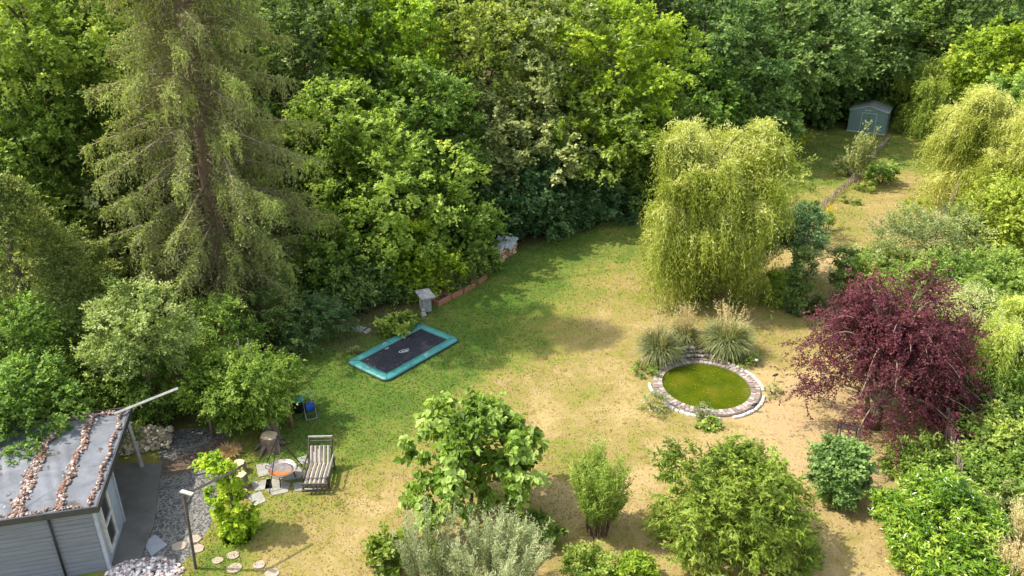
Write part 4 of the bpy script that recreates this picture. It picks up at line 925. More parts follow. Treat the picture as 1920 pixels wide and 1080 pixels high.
def wood_pile():
    a = np.array(at(930, 497)[:2]); b = np.array(at(968, 474)[:2]); d = b-a; Ln = np.linalg.norm(d); c = (a+b)/2
    t = thing('log_pile', 'low firewood stack under a crumpled grey plastic sheet', 'log pile', (*c, 0), math.atan2(d[1], d[0])); rng = np.random.default_rng(4)
    wd = solid('split_logs', [(.1, (.22, .10, .05)), (.5, (.52, .28, .14)), (.9, (.72, .52, .34))], None, 9, .85, .2, use_v=True); m = MB()
    for r_ in range(5):
        for k in range(int(Ln/.17)):
            x = -Ln/2+.1+k*.17+(r_ % 2)*.08; r = rng.uniform(.06, .085); m.tube([(x, -.02+rng.uniform(-.04, .03), .09+r_*.15), (x, .75, .09+r_*.15)], r, 7, v=rng.uniform(0, 1))
    m.build('logs', wd, t)
    n = 26; gx, gy = np.meshgrid(np.linspace(-Ln/2-.08, Ln/2+.08, n), np.linspace(-.14, .95, n)); z = .86+.05*np.sin(gx*6+gy*4)+.04*np.sin(gx*13-gy*7)+rng.normal(size=gx.shape)*.015
    z -= .45*np.clip((-.06-gy)/.08, 0, 1)*(.5+.5*np.sin(gx*5)); i = (np.arange(n-1)[:, None]*n+np.arange(n-1)[None]).ravel(); nn = n*n
    Vt = np.stack([gx.ravel(), gy.ravel(), z.ravel()], 1)
    npmesh('plastic_sheet', Vt, [np.stack([i, i+1, i+n+1, i+n], 1)], solid('plastic_sheet', (.50, .52, .53), (.24, .27, .28), 4, .35, .4, spec=.5), t)
    q = np.array(at(920, 506)); t = thing('composter', 'dark slatted composter between the log pile and the evergreens', 'composter', (q[0]-.1, q[1]+.25, 0), R(35))
    m = MB()
    for k in range(6):
        z = .08+k*.155
        for s in (-1, 1): m.box((s*.42, 0, z), (.03, .86, .12)); m.box((0, s*.42, z+.03), (.80, .03, .12))
    m.build('slats', dmetal, t)
    MB().box((0, 0, .99), (.9, .9, .04)).build('lid', dmetal, t)
wood_pile()

# ================================================ pond
def pond():
    L_ = np.array(at(1239, 716)[:2]); R_ = np.array(at(1404, 724)[:2]); N_ = at(1321, 772); S_ = at(1321, 684)
    cx = (L_[0]+R_[0])/2; cyy = (N_[1]+S_[1])/2; rx = (R_[0]-L_[0])/2; ry = (S_[1]-N_[1])/2
    n = 64; ang = np.linspace(0, 2*pi, n+1)[:-1]
    wat, nd, l = _mat('pond_water'); o = nd.new('ShaderNodeOutputMaterial'); p = nd.new('ShaderNodeBsdfPrincipled'); l.new(p.outputs[0], o.inputs[0])
    tc = nd.new('ShaderNodeTexCoord'); nz = nd.new('ShaderNodeTexNoise'); nz.inputs['Scale'].default_value = .9; nz.inputs['Detail'].default_value = 6; nz.inputs['Roughness'].default_value = .6; l.new(tc.outputs['Object'], nz.inputs[0])
    rp = ramp(nd, [(.3, (.028, .050, .002)), (.5, (.058, .080, .003)), (.7, (.10, .10, .005)), (.86, (.22, .21, .05))]); l.new(nz.outputs[0], rp.inputs[0]); l.new(rp.outputs[0], p.inputs['Base Color'])
    p.inputs['Roughness'].default_value = .05; p.inputs['Specular IOR Level'].default_value = .6
    n2 = nd.new('ShaderNodeTexNoise'); n2.inputs['Scale'].default_value = 9; n2.inputs['Detail'].default_value = 3; l.new(tc.outputs['Object'], n2.inputs[0]); b = nd.new('ShaderNodeBump'); b.inputs['Strength'].default_value = .12; b.inputs['Distance'].default_value = .02; l.new(n2.outputs[0], b.inputs['Height']); l.new(b.outputs[0], p.inputs['Normal'])
    V = [(rx*1.01*cos(a), ry*1.01*sin(a), 0) for a in ang]
    tag(MB().add(V, [tuple(range(n))]).build('water', wat, None, loc=(cx, cyy, .05)), 'murky yellow green pond water', kind='structure')
    fr = np.random.default_rng(66); nf = 150; fa = fr.uniform(0, 2*pi, nf); fq = np.sqrt(fr.uniform(0, 1, nf))*.98; B = np.column_stack([cx+rx*fq*np.cos(fa), cyy+ry*fq*np.sin(fa), np.full(nf, .056)])
    dd = unit(fr.normal(size=(nf, 3))*np.array([1, 1, 0])); V_, F_, v_ = leaf_arrays(B, dd, np.tile([0, 0, 1.], (nf, 1)), fr.uniform(.015, .055, nf), fr.uniform(.012, .03, nf), fr.uniform(0, 1, nf), 0, 0.0)
    tag(npmesh('floating_debris', V_, [F_], LM['straw'], None, v_), 'pale bits of leaf and petal floating on the pond', 'floating leaves', kind='stuff')
    t = thing('pond_surround', 'oval ring of reddish brick paving around the green pond', 'pond edging', (cx, cyy, 0))
    brick = solid('paving_brick', [(.1, (.19, .145, .12)), (.5, (.27, .21, .175)), (.9, (.38, .32, .28))], None, 4, .85, .3, use_v=True)
    rng = np.random.default_rng(6); m = MB(); k = 0
    MB().lathe([(1.0, -.02), (1.0, .07), (1.215, .07), (1.215, -.02)], n=64).build('mortar_bed', solid('mortar', (.30, .25, .20), None, 9, .95, .3), t)
    bed = bpy.data.objects[-1] if False else [o_ for o_ in bpy.data.objects if o_.name.startswith('mortar_bed')][-1]
    bed.scale = (rx, ry, 1)
    for row, (r0, r1) in enumerate(((1.0, 1.11), (1.115, 1.20))):
        nb = 62+row*10
        for i in range(nb):
            a0 = 2*pi*i/nb+rng.uniform(0, .01); a1 = 2*pi*(i+1)/nb-.012; h = .095+rng.uniform(0, .02)
            pl = [(rx*r*cos(a), ry*r*sin(a)) for r, a in ((r0, a0), (r1, a0), (r1, a1), (r0, a1))]; m.prism(pl, .0, h, v=rng.uniform(0, 1))
    m.build('bricks', brick, t)
    # white outer stones, each its own
    base = MB().box((0, 0, .03), (.22, .13, .12), bev=.03); proto = None; i = 0; cnt = {}; ORD = ['first', 'second', 'third', 'fourth', 'fifth', 'sixth', 'seventh', 'eighth', 'ninth', 'tenth', 'eleventh', 'twelfth', 'thirteenth', 'fourteenth', 'fifteenth']
    for a in np.linspace(-1.02*pi, .36*pi, 44):
        deg = math.degrees(a) % 360
        if 272 < deg < 281 or 340 < deg < 352 or 196 < deg < 212: continue
        i += 1
        x, y = cx+rx*1.285*cos(a), cyy+ry*1.285*sin(a); rz = math.atan2(ry*cos(a), -rx*sin(a))
        if proto is None: proto = base.build('edging_stone', white); o_ = proto
        else: o_ = proto.copy(); COL.objects.link(o_)
        o_.location = (x, y, 0); o_.rotation_euler = (rng.normal()*.05, rng.normal()*.05, rz+rng.normal()*.1); o_.scale = (rng.uniform(.8, 1.15), rng.uniform(.9, 1.1), rng.uniform(.8, 1.2))
        seg = 0 if deg < 80 else (3 if deg > 281 and deg < 352 else (2 if deg >= 212 and deg < 273 else 1))
        if seg == 0 or deg > 351: seg = 0
        cnt[seg] = cnt.get(seg, 0)+1
        tag(o_, 'white painted edging stone, '+ORD[cnt[seg]-1]+' '+('up from the gap at the right end of the pond', 'down the left side of the pond above the daisies', 'along the near rim after the daisies', 'along the near rim rightwards from the small white flowers')[seg], 'edging stone', 'white stones round the pond')
    # curved dry stone wall at the back
    pts = []; rr = []
    for k in range(4):
        for a in np.linspace(.30*pi, .72*pi, 24):
            if abs(a/pi-.51) > .19-.045*k+rng.uniform(-.02, .02): continue
            pts.append((rx*(1.16+.04*k)*cos(a+k*.04), ry*(1.16+.05*k)*sin(a+k*.04), .12+k*.14)); rr.append(rng.uniform(.09, .16))
    st = stones('dry_stone_wall', pts, rr, solid('wall_stone', [(.1, (.08, .07, .055)), (.5, (.17, .15, .12)), (.9, (.29, .26, .215))], None, 5, .9, .3, use_v=True), None, 6, .55); st.location = (cx, cyy, 0)
    tag(st, 'small curved dry stone wall rising behind the pond between grass clumps', 'stone wall')
    for (px, py, lab) in ((1204, 675, 'white topped solar lamp left of the pond grasses'), (1417, 676, 'white topped solar lamp right of the pond grasses')):
        q = at(px, py+12); tt = thing('solar_lamp', lab, 'garden lamp', q)
        MB().tube([(0, 0, 0), (0, 0, .30)], .012, 6).build('stake', dmetal, tt); MB().lathe([(.01, .29), (.06, .3), (.085, .36), (.01, .385)], n=14).build('lamp_head', white, tt, True)
    for (px, py, lab) in ((1412, 772, 'dark little bird figure on the near right of the pond rim'), (1452, 716, 'dark little bird figure on the dry grass right of the pond')):
        q = at(px, py); tt = thing('bird_figure', lab, 'bird ornament', q); m = MB()
        MB().tube([(0, 0, 0), (0, 0, .3)], .008, 5).build('stake', dmetal, tt)
        MB().tube([(-.12, 0, .27), (-.05, 0, .31), (.03, 0, .34), (.09, 0, .38), (.12, 0, .37)], [.01, .05, .06, .035, .008], 8).build('body', dmetal, tt, True)
    return cx, cyy, rx, ry
pcx, pcy, prx, pry = pond()
gg = 'tall plumed grasses behind the pond'
grass_clump('pampas_grass', 'leftmost plumed grass clump with an upright tuft of pale seed heads', 1234, 678, 1.6, 1.1, 41, 1500, 40, gg, w=.035)
grass_clump('pampas_grass', 'middle plumed grass clump against the stone wall behind the pond', 1280, 656, 1.5, .85, 42, 1200, 60, gg, w=.035)
grass_clump('pampas_grass', 'rightmost and widest plumed grass clump with fountain of striped blades', 1360, 662, 1.65, 1.3, 43, 1900, 55, gg, w=.035)
shrub('daisy_clump', 'tangle of small white daisies on the left rim of the pond', 'daisies', 1224, 768, (.42, .55, .28), 'grey', 44, 9, 20, 9, .22, .06, .02, flowers=('white', 46, .035))
shrub('daisy_clump', 'tiny white flowered plant at the near rim of the pond', 'daisies', 1318, 782, (.3, .2, .25), 'grey', 45, 7, 16, 8, .2, .06, .02, flowers=('white', 22, .03))
shrub('low_herb', 'low green herbs right of the pond grasses by the solar lamp', 'herbs', 1390, 680, (.75, .4, .16), 'mid', 46, 9, 18, 8, .2, .07, .04)
shrub('low_herb', 'low green herbs spilling left of the pond under the grasses', 'herbs', 1218, 702, (.55, .35, .16), 'mid', 47, 8, 18, 8, .2, .07, .04)
shrub('low_herb', 'rosette of green leaves in the grass just below the pond', 'herbs', 1330, 800, (.32, .25, .14), 'light', 48, 7, 14, 7, .16, .1, .06)
shrub('low_herb', 'yellowish spindly herb on the dry grass right of the pond', 'herbs', 1450, 740, (.3, .25, .15), 'grey', 49, 6, 12, 7, .16, .07, .03)
# ================================================ metal shed
def shed():
    A = np.array(at(1588, 245)[:2]); B = np.array(at(1657, 253)[:2]); d = B-A; Ln = np.linalg.norm(d); ang = math.atan2(d[1], d[0])
    t = thing('metal_shed', 'grey green metal garden shed with pale framed double door before the wood', 'shed', (A[0], A[1], 0), ang)
    Dp = 2.6; H1, H2 = 1.85, 2.3
    gm = solid('shed_metal', (.21, .31, .27), (.16, .24, .215), 3, .45, .6, 3, stretch=(9, 9, .01), detail=0, spec=.5); pale = solid('shed_trim', (.50, .52, .50), (.42, .44, .42), 5, .5, 0)
    def ribbed(x0, y0, x1, y1, h):
        m = MB(); n = int(math.hypot(x1-x0, y1-y0)/.1); dx, dy = (x1-x0)/n, (y1-y0)/n; L = math.hypot(dx, dy); nx, ny = dy/L, -dx/L; V = []; q = 0
        for i in range(n):
            for f, o in ((0, 0), (.35, 0), (.5, .03), (.85, .03)): V += [(x0+dx*(i+f)+nx*o, y0+dy*(i+f)+ny*o, 0), (x0+dx*(i+f)+nx*o, y0+dy*(i+f)+ny*o, h)]; q += 1
        V += [(x1, y1, 0), (x1, y1, h)]
        return m.add(V, [(2*i, 2*i+2, 2*i+3, 2*i+1) for i in range(q)])
    m = ribbed(0, 0, Ln, 0, H1); m.add([(0, 0, H1), (Ln, 0, H1), (Ln/2, 0, H2-.02)], [(0, 1, 2)]); m.build('front_wall', gm, t)
    ribbed(Ln, 0, Ln, Dp, H1).build('side_wall', gm, t); ribbed(Ln, Dp, 0, Dp, H1).build('rear_wall', gm, t); ribbed(0, Dp, 0, 0, H1).build('side_wall', gm, t)
    rf = solid('shed_roof', (.40, .43, .41), (.32, .34, .33), 3, .5, .5, 3, stretch=(.01, 12, .01), detail=0)
    o = .12; m = MB()
    m.add([(-o, -o, H1-.02), (Ln/2, -o, H2), (Ln/2, Dp+o, H2), (-o, Dp+o, H1-.02), (-o, -o, H1+.04), (Ln/2, -o, H2+.06), (Ln/2, Dp+o, H2+.06), (-o, Dp+o, H1+.04)], [(3, 2, 1, 0), (4, 5, 6, 7), (0, 1, 5, 4), (1, 2, 6, 5), (2, 3, 7, 6), (3, 0, 4, 7)])
    m.add([(Ln/2, -o, H2), (Ln+o, -o, H1-.02), (Ln+o, Dp+o, H1-.02), (Ln/2, Dp+o, H2), (Ln/2, -o, H2+.06), (Ln+o, -o, H1+.04), (Ln+o, Dp+o, H1+.04), (Ln/2, Dp+o, H2+.06)], [(3, 2, 1, 0), (4, 5, 6, 7), (0, 1, 5, 4), (1, 2, 6, 5), (2, 3, 7, 6), (3, 0, 4, 7)])
    m.build('roof', rf, t)
    x0, x1, hd = Ln*.33, Ln*.73, 1.62; dr = MB().box(((x0+x1)/2, -.045, hd/2+.06), (x1-x0, .02, hd)).build('door', solid('door_metal', (.15, .25, .215), (.13, .21, .185), 4, .5, 0), t)
    MB().box((x0, -.06, hd/2+.06), (.06, .04, hd)).box((x1, -.06, hd/2+.06), (.06, .04, hd)).box(((x0+x1)/2, -.06, hd+.09), (x1-x0+.06, .04, .06)).build('frame', pale, dr)
    MB().box(((x0+x1)/2, -.058, hd/2+.06), (.015, .02, hd)).build('seam', dmetal, dr)
    for k in (-.17, .12): MB().box((Ln/2+k-.06, -.05, H1+.1), (.22, .03, .1)).build('vent', pale, t)
    MB().box((Ln/2, -.05, .03), (Ln+.1, .05, .07)).box((Ln+.05, Dp/2, .03), (.05, Dp, .07)).build('base_rail', pale, t)
shed()

# ================================================ fences
stick = solid('dry_sticks', [(.1, (.14, .10, .07)), (.5, (.28, .22, .16)), (.9, (.44, .37, .29))], None, 8, .9, .2, use_v=True)
def wattle(name, lab, pts, h, seed, step=.09, cat='fence', lean=.2, group=None, w=.014, weave=True):
    P = np.array([at(*p)[:2] for p in pts]); o = P[0]; rng = np.random.default_rng(seed)
    t = thing(name, lab, cat, (*o, 0), 0, group); m = MB(); wv = MB(); seg = np.linalg.norm(np.diff(P, axis=0), axis=1); tot = seg.sum(); cs = np.concatenate([[0], np.cumsum(seg)])
    s = 0
    while s < tot:
        x = np.interp(s, cs, P[:, 0])-o[0]; y = np.interp(s, cs, P[:, 1])-o[1]
        m.tube([(x, y, 0), (x+rng.normal()*lean*.3, y+rng.normal()*lean*.3, h*rng.uniform(.7, 1.2))], w*rng.uniform(.6, 1.3), 4, v=rng.uniform(0, 1)); s += step*rng.uniform(.5, 1.5)
    m.build('sticks', stick, t)
    if weave:
        for k in range(int(tot*5)):
            s0 = rng.uniform(0, tot*.96); s1 = min(tot, s0+rng.uniform(.5, 1.6)); q = np.linspace(s0, s1, 5); z = h*rng.uniform(.05, .9)
            wv.tube([(np.interp(a, cs, P[:, 0])-o[0]+rng.normal()*.05, np.interp(a, cs, P[:, 1])-o[1]+rng.normal()*.05, max(.02, z+rng.normal()*.05)) for a in q], w*.8, 4, v=rng.uniform(0, 1))
        wv.build('woven_twigs', stick, t)
    return t
wattle('wattle_fence', 'long low woven twig fence running back across the lawn towards the shed', [(1518, 408), (1545, 388), (1575, 362), (1600, 338), (1625, 312), (1645, 288), (1668, 262)], .55, 3, .13)
wattle('wattle_fence', 'tangled twig fence hidden behind the large willow near the olive green tree', [(1420, 500), (1450, 478), (1480, 455)], .5, 4, .12)
wattle('stick_fence', 'low palisade of thin upright sticks in front of the round box bush', [(1418, 556), (1435, 570), (1462, 576), (1488, 588)], .62, 5, .07, weave=False, lean=.1)
wattle('stick_fence', 'short palisade of thin upright sticks between arch and purple tree', [(1538, 596), (1560, 594), (1590, 602)], .6, 6, .07, weave=False, lean=.1)
def reed_screen():
    P = shift([(1768, 850), (1778, 880), (1788, 910), (1796, 940)]); o = P[0]; rng = np.random.default_rng(9); t = thing('reed_screen', 'leaning grey reed screen fence between purple tree and glossy laurel', 'reed fence', (*o, 0)); m = MB()
    seg = np.linalg.norm(np.diff(P, axis=0), axis=1); cs = np.concatenate([[0], np.cumsum(seg)])
    for s in np.arange(0, cs[-1], .022):
        x = np.interp(s, cs, P[:, 0])-o[0]; y = np.interp(s, cs, P[:, 1])-o[1]; f = s/cs[-1]
        m.tube([(x+rng.normal()*.02, y+rng.normal()*.02, 0), (x-.18+rng.normal()*.05, y+.03, 1.9*rng.uniform(.82, 1.06)*(1-.3*f))], .014, 4, v=rng.uniform(.2, 1))
    m.build('reeds', stick, t)
    w = MB()
    for z in (.35, .9): w.tube([(np.interp(s, cs, P[:, 0])-o[0]-.12*z+.03, np.interp(s, cs, P[:, 1])-o[1], z) for s in np.linspace(0, cs[-1], 6)], .01, 4)
    w.build('binding_wire', steel, t)
reed_screen()

# ================================================ rose arches
def hoop(m, c, ax, wd, h, r=.02, n=4):
    """hoop spanning along unit vector ax"""
    ax = np.array([ax[0], ax[1], 0]); c = np.array(c); pts = [c-ax*wd/2]
    k0 = h-wd*.42
    pts += [c-ax*wd/2+np.array([0, 0, k0])]+[c-ax*wd/2*cos(a)+np.array([0, 0, k0+wd*.42*sin(a)]) for a in np.linspace(.25, pi-.25, 8)]+[c+ax*wd/2+np.array([0, 0, k0]), c+ax*wd/2]
    m.tube(pts, r, n, caps=True); return np.array(pts)
def arch(lab, c, ax, wd, dp, h, foliage=None):
    t = thing('rose_arch', lab, 'garden arch', (c[0], c[1], 0)); pr = np.array([-ax[1], ax[0], 0]); a = []
    for s in (-1, 1):
        m = MB(); a.append(hoop(m, pr*s*dp/2, ax, wd, h)); m.build('hoop', dmetal if not foliage else dwood, t, True)
    mt_ = dmetal if not foliage else dwood
    for i in range(1, len(a[0])-1): MB().tube([a[0][i], a[1][i]], .012, 4).build('rung', mt_, t)
    for z in (.45, .95):
        for s in (-1, 1):
            e = np.array([ax[0], ax[1], 0])*s*wd/2; MB().tube([e-pr*dp/2+np.array([0, 0, z]), e+pr*dp/2+np.array([0, 0, z])], .012, 4).build('rung', mt_, t)
    return t
q = at(1588, 885)
arch('black metal rose arch with ladder like vaulted top beside the rose bush', (q[0]-.22, q[1]+.0), (math.sin(.35)*.9, cos(.35)), .95, .62, 1.85)
q = at(1530, 586)
ta = arch('leafy garden arch overgrown by climbers with two dark green columns', (q[0], q[1]), (1, .05), 1.75, .5, 3.0, True)
rng_ = np.random.default_rng(77)
for sx in (-1, 1):
    lb = [((sx*.87+rng_.normal()*.08, rng_.normal()*.08, .35+k*.32), (.34 if sx > 0 else .46)+rng_.uniform(-.05, .05)) for k in range(9)]
    (V, Fq, v), _ = crown_lobed(78+sx, (.5, .5, 1.3), lobes=lb, dens=150, K=10, slen=.24, L=.10, W=.075, frac=.7)
    V[:, 2] = np.maximum(V[:, 2], .02); npmesh('climber', V, [Fq], LM['dark'], ta, v)
lb = [((x, 0, 2.85+.16*cos(x*1.6)), .22) for x in np.linspace(-.8, .8, 6)]
(V, Fq, v), _ = crown_lobed(80, (.5, .5, 1.3), lobes=lb, dens=90, K=9, slen=.25, L=.10, W=.07, frac=.7); npmesh('climber', V, [Fq], LM['grey'], ta, v)
for (px, py, lab) in ((1545, 600, 'thin rusty plant stake before the leafy arch'), (1553, 585, 'second thin plant stake beside the right column of the leafy arch')):
    x, y, _ = at(px, py); tag(MB().tube([(0, 0, 0), (.04, 0, 1.7)], .014, 5).build('plant_stake', dwood, None, loc=(x, y, 0)), lab, 'plant stake')

# ================================================ garden planting
shrub('rose_bush', 'dark green rose bush with a few white blooms leaning on the black arch', 'rose bush', 1566, 935, (.56, .55, 1.1), 'dark', 90, 26, 62, 11, .28, .11, .08, flowers=('white', 9, .05), frac=.34, vbias=.05)
shrub('box_bush', 'round yellow green bush behind the low stick palisade', 'bush', 1456, 566, (.75, .7, .75), 'lime', 91, 16, 40, 9, .25, .08, .05)
x, y, _ = at(1487, 520)
tree('olive_tree', 'small grey green tree with open crown just above the leafy arch', 'small tree', 1492, 438, y, (1.35, 1.2, 1.15), 'blue', 92, 26, .30, 60, 11, .35, .11, .06, .07, base=(x, y), vbias=.12)
shrub('cherry_laurel', 'large glossy bright green laurel bush at the bottom right corner', 'laurel bush', 0, 0, (1.5, 1.7, 1.0), 'laurel', 93, 46, 105, 12, .26, .13, .05, pos=(12.9, 18.5), shape=1, frac=.26, up=.5, low=-.35, vbias=.05)
shrub('low_shrub', 'low leafy green shrub in shade between the purple tree and reed screen', 'shrub', 1722, 892, (.95, .6, .62), 'mid', 94, 16, 40, 9, .28, .09, .06)
# purple plum
x, y, _ = at(1622, 800)
arch_tree('purple_plum', 'wide arching tree with dark purple leaves, the only purple one', 'purple tree', x+.3, y-.1, 6.15, 3.35, 'plum', 101, 96, 17, 26, .085, .05, 1.3, .62)
# central willow
cx_, cy_, _ = at(1312, 560)
bough_willow('weeping_willow', 'large yellow green weeping willow in the middle of the lawn', cx_-.1, cy_, 8.9, [(.3, 2.3), (.5, 2.75), (.7, 3.1), (.85, 2.9), (1, 2.1)], 'willow', 111, nb=78, per=125, lm=2.4, trunk_r=.24, wind=(.09, -.02), lop=.20, wisps=40)
x, y, z = atY(1455, 330, cy_+3)
# willows on the right
x, y, _ = at(1768, 425); 
bough_willow('weeping_willow', 'big pale green windswept willow with dark leaning trunk on the right', x+3.4, y+1.0, 8.3, [(.3, 3.7), (.6, 4.3), (.85, 3.5), (1, 2.4)], 'willow', 112, nb=92, per=120, L=.19, W=.045, lm=1.9, trunk_r=.34, wind=(-.14, -.03), lop=.05, wisps=34)
tk = thing('leaning_trunk', 'bare dark trunk slanting out of the lower left of the big right hand willow', 'tree trunk', tuple(at(1760, 428)))
MB().tube([(0, 0, 0), (.25, .1, .8), (.6, .3, 1.7), (.9, .6, 2.8)], [.24, .19, .17, .12], 9).build('trunk', bark, tk, True)
x, y, _ = at(1730, 262)
bough_willow('weeping_willow', 'dark green weeping willow hanging down beside the metal shed', x+1.9, y+1.2, 6.6, [(.3, 2.4), (.6, 3.1), (.85, 2.7), (1, 1.9)], 'willowg', 113, nb=46, per=85, L=.26, W=.06, lm=2.8, trunk_r=.22, wind=(-.03, 0), lop=0)
# saplings and small plants along the wattle fence
x, y, _ = at(1606, 352)
shoots('young_tree', 'slender young fruit tree rising in front of the shed door', 'young tree', 0, 0, 4.4, 1.0, 'grey', 121, 16, 48, .16, .07, pos=(x, y), sub=6)
shrub('young_bush', 'loose pale bush at the foot of the young fruit tree', 'bush', 1592, 330, (1.0, .7, .7), 'grey', 122, 12, 22, 9, .4, .12, .07)
shrub('rose_bush', 'white flowering rose bush on the lawn right of the wattle fence', 'rose bush', 1651, 345, (.85, .7, .85), 'mid', 123, 14, 30, 9, .3, .12, .08, flowers=('white', 26, .06))
shrub('round_bush', 'small pale yellow green bush near the wattle fence', 'small bush', 1618, 359, (.5, .4, .3), 'light', 124, 8, 20, 7, .2, .09, .06)
shrub('flat_bush', 'flat spreading green plant on the lawn below the small pale bush', 'small bush', 1597, 381, (.6, .35, .2), 'mid', 125, 8, 16, 7, .2, .09, .05)
shoots('goldenrod', 'upright green plant with yellow flower head on the lawn', 'flowering plant', 1553, 432, 1.3, .35, 'mid', 126, 9, 30, .12, .04, sub=3)
shrub('yellow_flowers', 'small yellow flower head above the upright green plant', 'flowers', 1553, 405, (.22, .2, .14), 'orange', 127, 5, 10, 6, .1, .06, .05, stems=False)
bpy.data.objects['yellow_flowers'].location.z = 0.0
b1 = at(1553, 428); fo = bpy.data.objects['yellow_flowers']; fo.location = (b1[0], b1[1], 1.15)
shrub('leafy_weed', 'small dark leafy plant at the near end of the wattle fence', 'plant', 1518, 402, (.35, .3, .55), 'mid', 128, 8, 20, 8, .2, .1, .06)
shoots('young_tree', 'orange tipped young shrub beyond the large willow', 'young shrub', 1500, 300, 2.6, .7, 'yellow', 129, 12, 40, .14, .06, sub=4)
tree('garden_tree', 'grey green shrub tree at the right shoulder of the large willow', 'small tree', 1460, 330, 44, (1.6, 1.5, 1.9), 'willowg', 130, 20, .3, 34, 10, .5, .13, .05, .08)
# wild border right of the lawn
shoots('wild_flowers', 'tangled dry stemmed border plants at the edge of the scorched lawn', 'border plants', 1692, 440, 1.7, 1.2, 'grey', 131, 40, 36, .1, .03, sub=4)
shrub('flowering_bush', 'small bush dotted orange beneath the big willow', 'bush', 1712, 420, (1.1, .8, .8), 'yellow', 132, 12, 26, 8, .3, .09, .05, flowers=('orange', 24, .05))
shrub('bright_bush', 'leafy green bush right behind the top of the purple tree', 'bush', 0, 0, (1.9, 1.6, 1.25), 'light', 133, 22, 44, 10, .4, .14, .09, pos=atY(1665, 488, 35.5)[:2])
tree('grey_willow', 'silvery grey green willow bush between purple tree and big willow', 'willow bush', 1745, 478, 35, (2.4, 2.0, 1.7), 'grey', 134, 34, .28, 48, 12, .5, .14, .04, .1, up=.4)
tree('yellow_tree', 'bright yellow green bushy tree at the right edge', 'tree', 1893, 432, 35.5, (2.2, 2.2, 2.1), 'yellow', 135, 40, .27, 60, 12, .42, .125, .08, .14)
tree('green_tree', 'mid green bush below the yellow tree at the right edge', 'tree', 1800, 545, 31, (1.9, 1.7, 1.4), 'mid', 136, 30, .28, 45, 12, .4, .13, .07, .1)
tree('green_tree', 'dense green bush cut by the right edge above the drooping yellow bush', 'tree', 1900, 560, 30, (1.9, 1.8, 1.7), 'mid', 137, 32, .28, 45, 12, .4, .13, .07, .12)
x, y, z = atY(1838, 640, 27)
willow('drooping_bush', 'weeping pale yellow bush just right of the purple tree', x, y, (1.7, 1.5, .9), 3.0, 'pale', 138, S=1100, L=.15, W=.035, lmax=2.6, ulow=-.6, asp=.2, trunk_r=.1, wisps=26, wind=(0, 0), clumps=18)
x, y, z = atY(1890, 720, 25.5)
willow('drooping_bush', 'weeping yellow green bush hanging along the right edge', x, y, (1.5, 1.6, .9), 3.0, 'willowg', 139, S=1100, L=.15, W=.035, lmax=3.0, ulow=-.6, asp=.2, trunk_r=.1, wisps=20, wind=(0, 0), clumps=18)
BR = [(1840, 790, 1.4, 1.2, 'dark', 'dark bramble mound beside the reed screen'), (1880, 800, 1.6, 1.35, 'mid', 'green bramble mound at the right edge level with the pond'), (1862, 850, 1.4, 1.05, 'mid', 'shaded bramble mound right of the reed screen'), (1905, 870, 1.5, 1.2, 'light', 'lighter bramble mound at the right edge'), (1872, 915, 1.2, .9, 'mid', 'bramble mound touching the back of the laurel'), (1800, 745, 1.0, .8, 'mid', 'low mound of leaves under the right skirt of the purple tree'), (1800, 700, 1.7, 1.25, 'mid', 'green mound behind the right skirt of the purple tree'), (1915, 790, 1.5, 1.6, 'mid', 'tall green mound cut by the right edge below the weeping bush')]
for i, (px, py, r, h, m_, lab) in enumerate(BR):
    x, y, _ = atY(px, py, at(px, py)[1]); x, y = at(px, py+35)[:2]
    shrub('bramble', lab, 'bramble', 0, 0, (r, r*.95, h), m_, 140+i, 20, 42, 11, .42, .13, .07, 'brambles along the right boundary', pos=(x, y), low=-.4)
for i, (px, py, h, lab) in enumerate([(1900, 1000, 1.7, 'tall seeding grass at the right edge beside the laurel'), (1880, 1060, 1.5, 'tall seeding grass in the bottom right corner')]):
    grass_clump('tall_grass', lab, 0, 0, h, .9, 150+i, 900, 90, 'tall grasses at the right edge', pos=at(px, py+60)[:2], w=.022, pl_h=1.25)
shrub('bramble', 'thin scrub between tall grass and glossy laurel', 'bramble', 0, 0, (1.0, 1.2, .7), 'grey', 155, 16, 36, 10, .35, .09, .04, 'brambles along the right boundary', pos=at(1870, 1010)[:2], low=-.4)

# ---- foreground
x, y, z = atY(880, 845, 20.2)
tree('catalpa', 'young tree with big heart shaped leaves in the middle foreground', 'young tree', 882, 850, 20.3, (1.8, 1.5, 1.35), 'cat', 161, 22, .32, 26, 9, .42, .22, .19, .07, shape=1, hang=.75, up=.55, spread=.6, vbias=.05, low=-.7)
tree('walnut', 'large bushy walnut like tree in the right foreground', 'tree', 1376, 972, 18.6, (1.95, 1.8, 2.4), 'walnut', 162, 44, .27, 62, 11, .33, .145, .055, .1, shape=1, hang=.35, up=.7, spread=.6)
shoots('willow_shrub', 'narrow upright light green shrub between catalpa and walnut', 'shrub', 0, 0, 3.0, .95, 'light', 163, 80, 60, .10, .03, pos=atY(1122, 960, 19.4)[:2], sub=6, tipv=.2)
shrub('young_bush', 'bright bushy shrub cut by the bottom edge below the narrow shrub', 'bush', 0, 0, (.6, .5, .5), 'light', 164, 14, 40, 9, .22, .08, .05, pos=(2.2, 17.35))
shrub('young_bush', 'lime coloured shrub top at the bottom edge left of the walnut', 'bush', 0, 0, (.5, .4, .42), 'lime', 165, 12, 36, 9, .2, .08, .05, pos=(3.4, 17.3))
shoots('silver_shrub', 'feathery silver grey shrub filling the bottom centre', 'silver shrub', 0, 0, 3.0, 1.4, 'silver', 166, 62, 66, .10, .022, pos=(-.4, 16.4), sub=7, tipv=.5, wind=(.05, .0), up=.9)
